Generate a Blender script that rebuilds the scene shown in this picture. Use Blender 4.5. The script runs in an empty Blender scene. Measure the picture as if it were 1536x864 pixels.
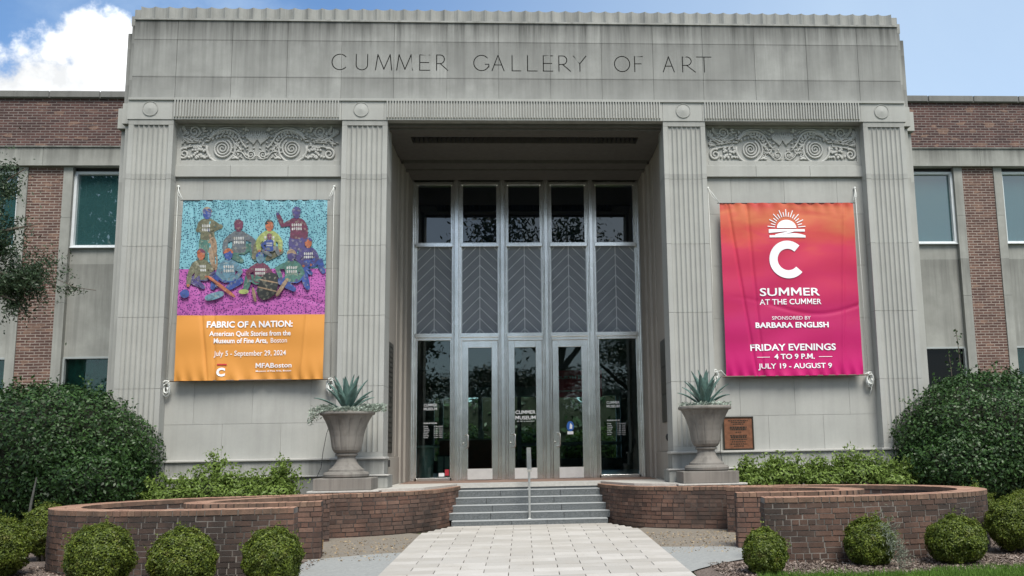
import bpy, bmesh, math, random
import numpy as np
from mathutils import Vector, Matrix, noise as mnoise
random.seed(7); rng = np.random.default_rng(7)
S = bpy.context.scene; COL = S.collection; PI = math.pi; R_ = math.radians

# ------------------------------------------------------------------ camera
cam = bpy.data.cameras.new('camera'); co = bpy.data.objects.new('camera', cam); COL.objects.link(co)
cR = Vector((0.9979607, -0.06126999, -0.01790076)); cF = Vector((0.06331935, 0.98568066, 0.15628272)); cU = Vector((0.008069, -0.15709748, 0.98755014))
m = Matrix((cR, cU, -cF)).transposed().to_4x4(); m.translation = Vector((-0.12, 0, 0)); co.matrix_world = m
cam.sensor_width = 36; cam.lens = 1450 * 36 / 1536; cam.shift_x = -0.0697; cam.shift_y = 0.0111
cam.clip_end = 2000; cam.clip_start = 0.1
S.camera = co

# ------------------------------------------------------------------ sky, sun, exposure
SUN_EL, SUN_AZ = R_(57), R_(163)      # azimuth measured from +Y (behind the building) clockwise
W = bpy.data.worlds.new('World'); S.world = W; W.use_nodes = True
nt = W.node_tree; N = nt.nodes; L = nt.links
N.clear()
def nd(nt, t, **k):
    n = nt.nodes.new(t)
    for a, v in k.items():
        if a == 'inp':
            for i, x in v.items(): n.inputs[i].default_value = x
        else: setattr(n, a, v)
    return n
def math_(nt, op, a, b=None, c=None, clamp=False):
    n = nt.nodes.new('ShaderNodeMath'); n.operation = op; n.use_clamp = clamp
    for i, x in enumerate((a, b, c)):
        if x is None: continue
        if isinstance(x, (int, float)): n.inputs[i].default_value = x
        else: nt.links.new(x, n.inputs[i])
    return n.outputs[0]
sky = nd(nt, 'ShaderNodeTexSky', sky_type='NISHITA', sun_disc=False, sun_elevation=SUN_EL, sun_rotation=SUN_AZ, air_density=1.0, dust_density=0.6, ozone_density=1.6)
tc = nd(nt, 'ShaderNodeTexCoord'); sx = nd(nt, 'ShaderNodeSeparateXYZ'); L.new(tc.outputs['Generated'], sx.inputs[0])
az = math_(nt, 'ARCTAN2', sx.outputs[0], sx.outputs[1]); el = math_(nt, 'ARCSINE', sx.outputs[2])
n1 = nd(nt, 'ShaderNodeTexNoise', inp={'Scale': 17.0, 'Detail': 9.0, 'Roughness': 0.58}); L.new(tc.outputs['Generated'], n1.inputs['Vector'])
n2 = nd(nt, 'ShaderNodeTexNoise', inp={'Scale': 2.3, 'Detail': 9.0, 'Roughness': 0.6, 'Distortion': 0.4}); L.new(tc.outputs['Generated'], n2.inputs['Vector'])
field = None
for (a, e, r) in ((-0.418, .364, .044), (-.437, .374, .032), (-0.466, .330, .045), (-.52, .318, .050), (-.38, .352, .05), (-.60, .28, .07), (-.33, .30, .07), (-.45, .29, .09)):
    da = math_(nt, 'SUBTRACT', az, a); de = math_(nt, 'SUBTRACT', el, e)
    d = math_(nt, 'SQRT', math_(nt, 'ADD', math_(nt, 'MULTIPLY', da, da), math_(nt, 'MULTIPLY', de, de)))
    v = math_(nt, 'DIVIDE', math_(nt, 'SUBTRACT', r, d), 0.02)
    field = v if field is None else math_(nt, 'MAXIMUM', field, v)
edge = math_(nt, 'MULTIPLY_ADD', math_(nt, 'SUBTRACT', n1.outputs[0], 0.5), 5.0, field)
cum = nd(nt, 'ShaderNodeMapRange', interpolation_type='SMOOTHSTEP', inp={1: -0.25, 2: 0.55}); L.new(edge, cum.inputs[0])
wide = nd(nt, 'ShaderNodeMapRange', interpolation_type='SMOOTHSTEP', inp={1: 0.50, 2: 0.72}); L.new(n2.outputs[0], wide.inputs[0])
right = nd(nt, 'ShaderNodeMapRange', inp={1: -0.20, 2: 0.35, 3: 0.0, 4: 0.55}); L.new(az, right.inputs[0])
thin = math_(nt, 'MAXIMUM', math_(nt, 'MULTIPLY', wide.outputs[0], 0.4), math_(nt, 'MULTIPLY', right.outputs[0], math_(nt, 'MULTIPLY_ADD', n2.outputs[0], 0.5, 0.75)))
back = nd(nt, 'ShaderNodeMapRange', interpolation_type='SMOOTHSTEP', inp={1: 0.15, 2: -0.35, 3: 0.0, 4: 1.0}); L.new(sx.outputs[1], back.inputs[0])
bk = math_(nt, 'MULTIPLY', back.outputs[0], math_(nt, 'MULTIPLY_ADD', wide.outputs[0], 0.5, 0.5))
cc = nd(nt, 'ShaderNodeMapRange', inp={1: 0.32, 2: 0.62, 3: 5.6, 4: 9.8}); L.new(n1.outputs[0], cc.inputs[0])
ccol = nd(nt, 'ShaderNodeCombineColor')
L.new(math_(nt, 'MULTIPLY', cc.outputs[0], 0.965), ccol.inputs[0]); L.new(math_(nt, 'MULTIPLY', cc.outputs[0], 0.985), ccol.inputs[1]); L.new(cc.outputs[0], ccol.inputs[2])
hz = nd(nt, 'ShaderNodeRGB'); hz.outputs[0].default_value = (4.7, 5.75, 6.75, 1)
mx1 = nd(nt, 'ShaderNodeMix', data_type='RGBA'); L.new(thin, mx1.inputs[0]); tint = nd(nt, 'ShaderNodeMix', data_type='RGBA', blend_type='MULTIPLY'); tint.inputs[0].default_value = 1; tint.inputs[7].default_value = (.80, .97, 1.10, 1); L.new(sky.outputs[0], tint.inputs[6]); L.new(tint.outputs[2], mx1.inputs[6]); L.new(hz.outputs[0], mx1.inputs[7])
mx2 = nd(nt, 'ShaderNodeMix', data_type='RGBA'); L.new(cum.outputs[0], mx2.inputs[0]); L.new(mx1.outputs[2], mx2.inputs[6]); L.new(ccol.outputs[0], mx2.inputs[7])
mx3 = nd(nt, 'ShaderNodeMix', data_type='RGBA'); L.new(bk, mx3.inputs[0]); L.new(mx2.outputs[2], mx3.inputs[6]); mx3.inputs[7].default_value = (7.2, 7.5, 7.9, 1)
bg = nd(nt, 'ShaderNodeBackground', inp={1: 0.08}); L.new(mx3.outputs[2], bg.inputs[0])
wo = nd(nt, 'ShaderNodeOutputWorld'); L.new(bg.outputs[0], wo.inputs[0])
sun = bpy.data.lights.new('sun', 'SUN'); sun.energy = 2.3; sun.angle = R_(26); sun.color = (1, .945, .86)
so = bpy.data.objects.new('sun', sun); COL.objects.link(so)
sd = Vector((math.sin(SUN_AZ) * math.cos(SUN_EL), math.cos(SUN_AZ) * math.cos(SUN_EL), math.sin(SUN_EL)))
so.rotation_euler = sd.to_track_quat('Z', 'Y').to_euler(); so.location = (0, 0, 40)
S.view_settings.view_transform = 'Standard'; S.view_settings.look = 'None'; S.view_settings.gamma = 1; S.view_settings.exposure = 1.06
S.view_settings.use_curve_mapping = False
S.cycles.max_bounces = 8; S.cycles.transparent_max_bounces = 12; S.cycles.use_denoising = True

# ------------------------------------------------------------------ materials
MATS = {}
def newmat(name):
    m = bpy.data.materials.new(name); m.use_nodes = True; nt = m.node_tree
    b = nt.nodes['Principled BSDF']; MATS[name] = m
    return m, nt, b
def mixc(nt, fac, a, b, bt='MIX'):
    n = nt.nodes.new('ShaderNodeMix'); n.data_type = 'RGBA'; n.blend_type = bt
    for i, x in ((0, fac), (6, a), (7, b)):
        if isinstance(x, (int, float)): n.inputs[i].default_value = x
        elif isinstance(x, tuple): n.inputs[i].default_value = (*x, 1) if len(x) == 3 else x
        else: nt.links.new(x, n.inputs[i])
    return n.outputs[2]
def noise_(nt, vec, scale, detail=5, rough=.55, sc3=None, dist=0):
    if sc3:
        mp = nt.nodes.new('ShaderNodeMapping'); mp.inputs['Scale'].default_value = sc3; nt.links.new(vec, mp.inputs[0]); vec = mp.outputs[0]
    n = nt.nodes.new('ShaderNodeTexNoise'); n.inputs['Scale'].default_value = scale; n.inputs['Detail'].default_value = detail; n.inputs['Roughness'].default_value = rough
    n.inputs['Distortion'].default_value = dist
    nt.links.new(vec, n.inputs['Vector']); return n.outputs[0]
def ramp(nt, v, a, b, lo=0., hi=1.):
    n = nt.nodes.new('ShaderNodeMapRange'); n.inputs[1].default_value = a; n.inputs[2].default_value = b; n.inputs[3].default_value = lo; n.inputs[4].default_value = hi
    nt.links.new(v, n.inputs[0]); return n.outputs[0]
def pos(nt): return nt.nodes.new('ShaderNodeNewGeometry')
def bump(nt, b, h, strength=.3, dist=.01):
    n = nt.nodes.new('ShaderNodeBump'); n.inputs['Strength'].default_value = strength; n.inputs['Distance'].default_value = dist
    nt.links.new(h, n.inputs['Height']); nt.links.new(n.outputs[0], b.inputs['Normal'])
def plain(name, col, rough=.6, metal=0, spec=.5, var=.12, scale=8, bmp=0):
    m, nt, b = newmat(name); g = pos(nt)
    n = noise_(nt, g.outputs['Position'], scale)
    c = mixc(nt, ramp(nt, n, .3, .7), tuple(x * (1 - var) for x in col), tuple(min(1, x * (1 + var)) for x in col))
    nt.links.new(c, b.inputs['Base Color']); b.inputs['Roughness'].default_value = rough; b.inputs['Metallic'].default_value = metal
    b.inputs['Specular IOR Level'].default_value = spec
    if bmp: bump(nt, b, noise_(nt, g.outputs['Position'], scale * 6), bmp, .01)
    return m
def stone(name, col, streak=.5, top=None, isl=.10, grime=.3):
    """limestone: block to block tone, vertical rain streaks, grime in bands given as (z_low, z_high)"""
    m, nt, b = newmat(name); g = pos(nt); P = g.outputs['Position']
    c = mixc(nt, g.outputs['Random Per Island'], tuple(x * (1 - isl) for x in col), tuple(x * (1 + isl * .6) for x in col))
    n = noise_(nt, P, 1.3, 7, .62)
    c = mixc(nt, ramp(nt, n, .35, .7, 0, grime), c, tuple(x * .62 for x in col))
    f = noise_(nt, P, 34, 4, .6)
    c = mixc(nt, ramp(nt, f, .35, .7, 0, .14), c, tuple(x * .7 for x in col))
    s = noise_(nt, P, 1.0, 6, .65, (5, 5, .32)); s2 = noise_(nt, P, 1.0, 4, .6, (17, 17, .5))
    sm = math_(nt, 'MULTIPLY', ramp(nt, s, .47, .68), streak, clamp=True)
    c = mixc(nt, sm, c, tuple(x * .55 for x in col))
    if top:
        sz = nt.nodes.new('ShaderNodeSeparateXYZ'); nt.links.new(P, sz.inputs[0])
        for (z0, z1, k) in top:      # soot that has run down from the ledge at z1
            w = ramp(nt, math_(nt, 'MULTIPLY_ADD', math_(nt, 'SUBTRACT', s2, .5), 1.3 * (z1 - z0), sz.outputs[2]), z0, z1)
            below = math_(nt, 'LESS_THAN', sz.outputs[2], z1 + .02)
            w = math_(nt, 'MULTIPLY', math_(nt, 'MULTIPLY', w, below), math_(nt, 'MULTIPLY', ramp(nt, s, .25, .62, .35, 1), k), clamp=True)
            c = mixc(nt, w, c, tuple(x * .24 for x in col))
    nt.links.new(c, b.inputs['Base Color']); b.inputs['Roughness'].default_value = .86; b.inputs['Specular IOR Level'].default_value = .25
    bump(nt, b, math_(nt, 'ADD', noise_(nt, P, 60, 5, .7), math_(nt, 'MULTIPLY', n, 1.5)), .22, .006)
    return m
SC = (.392, .397, .376)
M_stone = stone('limestone', SC, .22, [(6.2, 6.75, .35), (5.3, 5.62, .3)], .07, .34)
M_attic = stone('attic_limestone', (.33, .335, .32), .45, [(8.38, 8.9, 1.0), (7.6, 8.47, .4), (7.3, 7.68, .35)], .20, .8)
M_crown = stone('crown_limestone', (.34, .343, .325), .9, None, .12, .8)
M_base = stone('base_limestone', (.355, .36, .34), .7, [(-.34, -.05, .45), (-.62, -.36, .45)], .06, .6)
M_reveal = stone('reveal_limestone', (.35, .325, .29), .15, None, .03, .3)
M_wingst = stone('wing_limestone', (.335, .34, .315), .6, [(2.6, 4.5, .5), (6.9, 7.29, .7)], .06, .85)
M_urn = stone('urn_cast_stone', (.225, .212, .192), 1.0, None, .04, .6)
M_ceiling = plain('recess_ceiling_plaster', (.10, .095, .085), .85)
M_mortar = plain('mortar', (.055, .045, .04), .95, var=.6, scale=2.2, bmp=.3)
M_mortarB = plain('pale_mortar', (.15, .138, .125), .95, var=.6, scale=2.2, bmp=.3)
def brickmat(name, cols, stain, stcol=(.03, .028, .026), bz=None, pale=.12):
    m, nt, b = newmat(name); g = pos(nt); P = g.outputs['Position']
    cr = nt.nodes.new('ShaderNodeValToRGB'); cr.color_ramp.interpolation = 'LINEAR'
    e = cr.color_ramp.elements
    for i, c in enumerate(cols):
        el_ = e[i] if i < 2 else e.new(1)
        el_.position = i / (len(cols) - 1); el_.color = (*c, 1)
    nt.links.new(g.outputs['Random Per Island'], cr.inputs[0])
    c = mixc(nt, ramp(nt, noise_(nt, P, 30, 5, .7), .3, .75, 0, .45), cr.outputs[0], tuple(x * .45 for x in cols[0]))
    c = mixc(nt, ramp(nt, noise_(nt, P, 3.2, 6, .7), .55, .72, 0, pale * 2), c, (.34, .28, .24))
    st = ramp(nt, noise_(nt, P, .9, 8, .68), .5 - .22 * stain, .72 - .12 * stain, 0, min(1, stain))
    if name == 'capping_brick':  # upright faces darker: grime, plus the tops' stronger daylight put in the colour
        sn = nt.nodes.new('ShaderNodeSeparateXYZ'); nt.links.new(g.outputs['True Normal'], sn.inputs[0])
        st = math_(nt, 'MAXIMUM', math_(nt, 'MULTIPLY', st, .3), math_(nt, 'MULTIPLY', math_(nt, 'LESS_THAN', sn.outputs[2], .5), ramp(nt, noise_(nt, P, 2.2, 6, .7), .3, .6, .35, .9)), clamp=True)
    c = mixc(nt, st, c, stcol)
    nt.links.new(c, b.inputs['Base Color']); b.inputs['Roughness'].default_value = .9; b.inputs['Specular IOR Level'].default_value = .25
    bump(nt, b, noise_(nt, P, 45, 6, .7), .5, .006)
    return m
M_brickA = brickmat('garden_brick', [(.10, .060, .048), (.18, .098, .073), (.225, .125, .09), (.27, .165, .125), (.135, .088, .072)], .75)
M_brickB = brickmat('weathered_garden_brick', [(.085, .057, .046), (.13, .079, .060), (.165, .095, .070), (.21, .122, .09), (.105, .07, .058)], .85)
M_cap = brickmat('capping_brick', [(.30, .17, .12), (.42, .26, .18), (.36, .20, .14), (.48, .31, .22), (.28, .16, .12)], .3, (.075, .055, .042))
# planar brickwork of the far wings
def wingbrick(name, a, b_, mort):
    m, nt, b = newmat(name); g = pos(nt); P = g.outputs['Position']
    sp = nt.nodes.new('ShaderNodeSeparateXYZ'); nt.links.new(P, sp.inputs[0]); cb = nt.nodes.new('ShaderNodeCombineXYZ')
    nt.links.new(sp.outputs[0], cb.inputs[0]); nt.links.new(sp.outputs[2], cb.inputs[1])
    wob = nt.nodes.new('ShaderNodeVectorMath'); wob.operation = 'MULTIPLY_ADD'; nz = nt.nodes.new('ShaderNodeTexNoise'); nz.inputs['Scale'].default_value = 5
    nt.links.new(cb.outputs[0], nz.inputs['Vector']); nt.links.new(nz.outputs['Color'], wob.inputs[0]); wob.inputs[1].default_value = (.02, .012, 0); nt.links.new(cb.outputs[0], wob.inputs[2])
    br = nd(nt, 'ShaderNodeTexBrick', inp={'Scale': 1.0, 'Mortar Size': .0105, 'Mortar Smooth': .25, 'Bias': -.1, 'Brick Width': .215, 'Row Height': .0655})
    nt.links.new(wob.outputs[0], br.inputs['Vector'])
    br.inputs['Color1'].default_value = (*a, 1); br.inputs['Color2'].default_value = (*b_, 1); br.inputs['Mortar'].default_value = (*mort, 1)
    c = br.outputs['Color']
    blk = nt.nodes.new('ShaderNodeTexVoronoi'); blk.inputs['Scale'].default_value = 1; mp = nt.nodes.new('ShaderNodeMapping'); mp.inputs['Scale'].default_value = (4.4, 15, 1)
    nt.links.new(cb.outputs[0], mp.inputs[0]); nt.links.new(mp.outputs[0], blk.inputs['Vector'])
    sepc = nt.nodes.new('ShaderNodeSeparateColor'); nt.links.new(blk.outputs['Color'], sepc.inputs[0])
    c = mixc(nt, ramp(nt, sepc.outputs[0], .93, .97, 0, .5), c, (.34, .22, .16))
    c = mixc(nt, ramp(nt, noise_(nt, P, 2.5, 6, .65), .42, .75, 0, .5), c, (.06, .04, .04))
    c = mixc(nt, ramp(nt, noise_(nt, P, 40, 4, .7), .35, .7, 0, .4), c, (.05, .035, .035))
    nt.links.new(c, b.inputs['Base Color']); b.inputs['Roughness'].default_value = .9; b.inputs['Specular IOR Level'].default_value = .2
    bump(nt, b, math_(nt, 'MULTIPLY_ADD', br.outputs['Fac'], -1.0, noise_(nt, P, 60)), .6, .006)
    return m
M_wingbrick = wingbrick('parapet_brick', (.060, .034, .033), (.135, .070, .060), (.23, .20, .185))
M_pierbrick = wingbrick('pier_brick', (.10, .055, .046), (.19, .11, .086), (.36, .31, .27))
M_steel = plain('brushed_steel', (.86, .86, .83), .22, 1.0, var=.1, scale=3)
M_steel2 = plain('satin_steel', (.62, .63, .61), .38, 1.0, var=.06, scale=4)
M_alu = plain('white_aluminium_frame', (.62, .66, .68), .45, 0, var=.05)
M_alu2 = plain('grey_aluminium_frame', (.30, .33, .33), .5, 0, var=.05)
M_dark = plain('dark_void', (.012, .013, .015), .9)
M_grille = plain('dark_grille_metal', (.03, .03, .033), .6, .3)
M_white = plain('white_print', (.80, .82, .84), .6, var=.03)
M_floor = plain('terracotta_threshold', (.20, .13, .10), .8, var=.2, scale=6)
def glass(name, tint, ior=1.5, rough=0.0, opaque=0.0):
    m = bpy.data.materials.new(name); m.use_nodes = True; nt = m.node_tree; nt.nodes.clear()
    o = nt.nodes.new('ShaderNodeOutputMaterial'); mix = nt.nodes.new('ShaderNodeMixShader'); fr = nt.nodes.new('ShaderNodeFresnel'); fr.inputs[0].default_value = ior
    gl = nt.nodes.new('ShaderNodeBsdfGlossy'); gl.inputs['Roughness'].default_value = rough; gl.inputs[0].default_value = (.95, 1, 1, 1)
    g = pos(nt); n = noise_(nt, g.outputs['Position'], .7, 2); bp = nt.nodes.new('ShaderNodeBump'); bp.inputs['Strength'].default_value = .08; bp.inputs['Distance'].default_value = .02
    nt.links.new(n, bp.inputs['Height']); nt.links.new(bp.outputs[0], gl.inputs['Normal'])
    tr = nt.nodes.new('ShaderNodeBsdfTransparent'); tr.inputs[0].default_value = (*tint, 1)
    tp = tr.outputs[0]
    if opaque:
        df = nt.nodes.new('ShaderNodeBsdfDiffuse'); df.inputs[0].default_value = (*tint, 1); mm = nt.nodes.new('ShaderNodeMixShader'); mm.inputs[0].default_value = opaque
        nt.links.new(tp, mm.inputs[1]); nt.links.new(df.outputs[0], mm.inputs[2]); tp = mm.outputs[0]
    nt.links.new(math_(nt, 'MULTIPLY', fr.outputs[0], 1.5, clamp=True), mix.inputs[0]); nt.links.new(tp, mix.inputs[1]); nt.links.new(gl.outputs[0], mix.inputs[2]); nt.links.new(mix.outputs[0], o.inputs[0])
    MATS[name] = m; return m
M_glass = glass('door_glass', (.66, .76, .73), 1.45)
M_glassup = glass('transom_glass', (.01, .015, .025), 1.6, 0, .5)
M_winglass = glass('wing_window_glass', (.03, .085, .09), 1.9, 0, .85)
M_winglass2 = glass('lower_wing_glass', (.5, .66, .62), 1.4)
def leafmat(name, c1, c2, rough=.45, spec=.5, trans=.25):
    m, nt, b = newmat(name); g = pos(nt)
    c = mixc(nt, g.outputs['Random Per Island'], c1, c2)
    n = noise_(nt, g.outputs['Position'], 5.0, 3)
    c = mixc(nt, ramp(nt, n, .35, .65, 0, .35), c, tuple(x * .6 for x in c1))
    if name == 'boxwood_leaf': c = mixc(nt, ramp(nt, noise_(nt, g.outputs['Position'], 9.0, 4), .56, .72, 0, .55), c, (.15, .12, .04))
    nt.links.new(c, b.inputs['Base Color']); b.inputs['Roughness'].default_value = rough; b.inputs['Specular IOR Level'].default_value = spec
    t = nt.nodes.new('ShaderNodeBsdfTranslucent'); nt.links.new(c, t.inputs[0]); mx = nt.nodes.new('ShaderNodeMixShader'); mx.inputs[0].default_value = trans
    o = nt.nodes['Material Output']; nt.links.new(b.outputs[0], mx.inputs[1]); nt.links.new(t.outputs[0], mx.inputs[2]); nt.links.new(mx.outputs[0], o.inputs[0])
    return m
M_blackglass = glass('black_window_glass', (.01, .01, .01), 1.22, 0, .3)
M_holly = leafmat('holly_leaf', (.010, .032, .008), (.058, .125, .032), .42, .3, .12)
M_box = leafmat('boxwood_leaf', (.045, .075, .010), (.19, .245, .032), .5, .35, .3)
M_azalea = leafmat('azalea_leaf', (.10, .165, .03), (.26, .37, .085), .5, .35, .35)
M_oak = leafmat('oak_leaf', (.018, .038, .016), (.06, .10, .045), .45, .45, .2)
M_agave = plain('agave_leaf', (.09, .16, .14), .5, var=.35, scale=12)
M_dusty = leafmat('dusty_miller_leaf', (.20, .25, .20), (.42, .48, .42), .8, .2, .2)
M_moss = leafmat('grey_weed_leaf', (.16, .19, .14), (.30, .33, .26), .8, .2, .2)
M_bark = plain('bark', (.12, .10, .08), .95, var=.4, scale=9, bmp=.6)
M_core = plain('dark_foliage_core', (.018, .022, .012), 1.0)  # dark lump added inside the foliage to block light
M_grass = leafmat('grass_blade', (.07, .15, .02), (.17, .30, .05), .6, .25, .3)
M_bronze = plain('bronze', (.20, .085, .045), .5, .35, var=.25, scale=14, bmp=.3)
M_bronzed = plain('dark_bronze', (.035, .032, .025), .5, .5)
M_rope = plain('white_rope', (.62, .64, .62), .9, var=.1, scale=40)
M_cable = plain('black_cable', (.02, .02, .02), .7)
def groundmat(name, c1, c2, scale, bmp=.6, c3=None, rough=.95):
    m, nt, b = newmat(name); g = pos(nt); P = g.outputs['Position']
    c = mixc(nt, ramp(nt, noise_(nt, P, scale, 8, .7), .35, .65), c1, c2)
    if c3: c = mixc(nt, ramp(nt, noise_(nt, P, 1.4, 5, .6), .45, .65), c, c3)
    nt.links.new(c, b.inputs['Base Color']); b.inputs['Roughness'].default_value = rough; b.inputs['Specular IOR Level'].default_value = .2
    bump(nt, b, noise_(nt, P, scale * 1.3, 8, .75), bmp, .02)
    return m
M_ground = groundmat('lawn_soil', (.05, .075, .025), (.09, .12, .04), 14)
M_mulch = groundmat('mulch', (.075, .055, .045), (.24, .20, .175), 38, 1.0)
M_dirt = groundmat('packed_dirt', (.15, .13, .105), (.25, .225, .185), 30, .5, (.20, .185, .16))
M_conc = groundmat('grey_concrete', (.23, .24, .235), (.30, .31, .30), 22, .12)
M_plat = groundmat('landing_concrete', (.36, .355, .33), (.47, .46, .43), 20, .15)
def granitemat():
    m, nt, b = newmat('granite'); g = pos(nt); P = g.outputs['Position']
    c = mixc(nt, ramp(nt, noise_(nt, P, 55, 6, .85), .38, .62), (.035, .042, .046), (.17, .185, .19))
    c = mixc(nt, ramp(nt, noise_(nt, P, 2.6, 6, .7), .45, .7, 0, .5), c, (.09, .10, .10))
    nt.links.new(c, b.inputs['Base Color']); b.inputs['Roughness'].default_value = .7
    bump(nt, b, noise_(nt, P, 70, 5, .8), .5, .004); return m
M_granite = granitemat()
def pavermat():
    m, nt, b = newmat('paver'); g = pos(nt); P = g.outputs['Position']
    c = mixc(nt, g.outputs['Random Per Island'], (.355, .34, .31), (.485, .468, .435))
    c = mixc(nt, ramp(nt, noise_(nt, P, 1.6, 8, .75), .42, .7, 0, .6), c, (.33, .305, .26))
    c = mixc(nt, ramp(nt, noise_(nt, P, 60, 4, .7), .4, .7, 0, .2), c, (.3, .29, .27))
    nt.links.new(c, b.inputs['Base Color']); b.inputs['Roughness'].default_value = .85; bump(nt, b, noise_(nt, P, 80), .2, .004); return m
M_paver = pavermat()

# ------------------------------------------------------------------ object helpers
def tag(o, label=None, cat=None, group=None, kind=None):
    if label: o['label'] = label
    if cat: o['category'] = cat
    if group: o['group'] = group
    if kind: o['kind'] = kind
    return o
def thing(name, label, cat, loc=(0, 0, 0), group=None):
    o = bpy.data.objects.new(name, None); COL.objects.link(o); o.location = loc; o.empty_display_size = .2
    return tag(o, label, cat, group)
def link(name, me, mat, parent=None):
    o = bpy.data.objects.new(name, me); COL.objects.link(o)
    if mat is not None:
        for mm in (mat if isinstance(mat, list) else [mat]): me.materials.append(mm)
    if parent is not None:
        o.parent = parent
        p = parent; off = Vector((0, 0, 0))
        while p is not None: off += p.location; p = p.parent
        o.location = -off            # all builders give absolute coordinates
    return o
class MB:
    def __init__(s): s.v = []; s.f = []; s.m = []
    def add(s, vs, fs, mi=0):
        b = len(s.v); s.v.extend(vs); s.f.extend([tuple(i + b for i in f) for f in fs]); s.m.extend([mi] * len(fs)); return s
    def box(s, x0, x1, y0, y1, z0, z1, mi=0):
        return s.add([(x0, y0, z0), (x1, y0, z0), (x1, y1, z0), (x0, y1, z0), (x0, y0, z1), (x1, y0, z1), (x1, y1, z1), (x0, y1, z1)],
                     [(0, 3, 2, 1), (4, 5, 6, 7), (0, 1, 5, 4), (1, 2, 6, 5), (2, 3, 7, 6), (3, 0, 4, 7)], mi)
    def obox(s, c, ax, ay, az_, mi=0):
        c = Vector(c); ax = Vector(ax); ay = Vector(ay); az_ = Vector(az_)
        vs = [tuple(c + ax * i + ay * j + az_ * k) for k in (-1, 1) for (i, j) in ((-1, -1), (1, -1), (1, 1), (-1, 1))]
        return s.add(vs, [(0, 3, 2, 1), (4, 5, 6, 7), (0, 1, 5, 4), (1, 2, 6, 5), (2, 3, 7, 6), (3, 0, 4, 7)], mi)
    def vprism(s, pts, z0, z1, mi=0):
        n = len(pts); vs = [(x, y, z0) for x, y in pts] + [(x, y, z1) for x, y in pts]
        fs = [tuple(range(n - 1, -1, -1)), tuple(range(n, 2 * n))] + [(i, (i + 1) % n, n + (i + 1) % n, n + i) for i in range(n)]
        return s.add(vs, fs, mi)
    def yprism(s, pts, y0, y1, mi=0):   # (x,z) outline given extruded in y, thin signs too
        n = len(pts); vs = [(x, y0, z) for x, z in pts] + [(x, y1, z) for x, z in pts]
        fs = [tuple(range(n)), tuple(range(2 * n - 1, n - 1, -1))] + [((i + 1) % n, i, n + i, n + (i + 1) % n) for i in range(n)]
        return s.add(vs, fs, mi)
    def tube(s, pts, r, n=8, mi=0, flat=1.0):
        pts = [Vector(p) for p in pts]; rs = r if isinstance(r, (list, tuple)) else [r] * len(pts)
        vs = []; ref = None
        for i, p in enumerate(pts):
            t = (pts[min(i + 1, len(pts) - 1)] - pts[max(i - 1, 0)]).normalized()
            if ref is None: ref = Vector((0, 1, 0)) if abs(t.y) < .8 else Vector((1, 0, 0))
            a = t.cross(ref).normalized(); bb = a.cross(t).normalized(); ref = bb if abs(bb.dot(t)) < .9 else ref
            vs += [tuple(p + (a * math.cos(2 * PI * k / n) + bb * math.sin(2 * PI * k / n) * flat) * rs[i]) for k in range(n)]
        fs = [(i * n + k, i * n + (k + 1) % n, (i + 1) * n + (k + 1) % n, (i + 1) * n + k) for i in range(len(pts) - 1) for k in range(n)]
        fs += [tuple(range(n - 1, -1, -1)), tuple((len(pts) - 1) * n + k for k in range(n))]
        return s.add(vs, fs, mi)
    def lathe(s, prof, cx, cy, n=48, mod=None, mi=0):
        vs = []
        for r, z in prof:
            for k in range(n):
                a = 2 * PI * k / n; rr = r * (mod(r, z, a) if mod else 1)
                vs.append((cx + rr * math.cos(a), cy + rr * math.sin(a), z))
        fs = [(i * n + k, i * n + (k + 1) % n, (i + 1) * n + (k + 1) % n, (i + 1) * n + k) for i in range(len(prof) - 1) for k in range(n)]
        fs += [tuple(range(n - 1, -1, -1)), tuple((len(prof) - 1) * n + k for k in range(n))]
        return s.add(vs, fs, mi)
    def ell(s, c, r, nu=8, nv=6, rot=0, mi=0):
        vs = []; fs = []
        cr, sr = math.cos(rot), math.sin(rot)
        for j in range(nv + 1):
            th = PI * j / nv
            for i in range(nu):
                ph = 2 * PI * i / nu; x = r[0] * math.sin(th) * math.cos(ph); y = r[1] * math.sin(th) * math.sin(ph); z = r[2] * math.cos(th)
                vs.append((c[0] + x * cr - z * sr, c[1] + y, c[2] + x * sr + z * cr))
        for j in range(nv):
            for i in range(nu): fs.append((j * nu + i, (j + 1) * nu + i, (j + 1) * nu + (i + 1) % nu, j * nu + (i + 1) % nu))
        return s.add(vs, fs, mi)
    def build(s, name, mat, parent=None, smooth=False, label=None, bev=0):
        me = bpy.data.meshes.new(name); me.from_pydata(s.v, [], s.f)
        if isinstance(mat, list): me.polygons.foreach_set('material_index', s.m)
        if smooth: me.polygons.foreach_set('use_smooth', [True] * len(me.polygons))
        me.update(); o = link(name, me, mat, parent)
        if label: o['label'] = label
        if bev:
            b = o.modifiers.new('bevel', 'BEVEL'); b.width = bev; b.segments = 2; b.limit_method = 'ANGLE'
        return o
FONT = None
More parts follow.
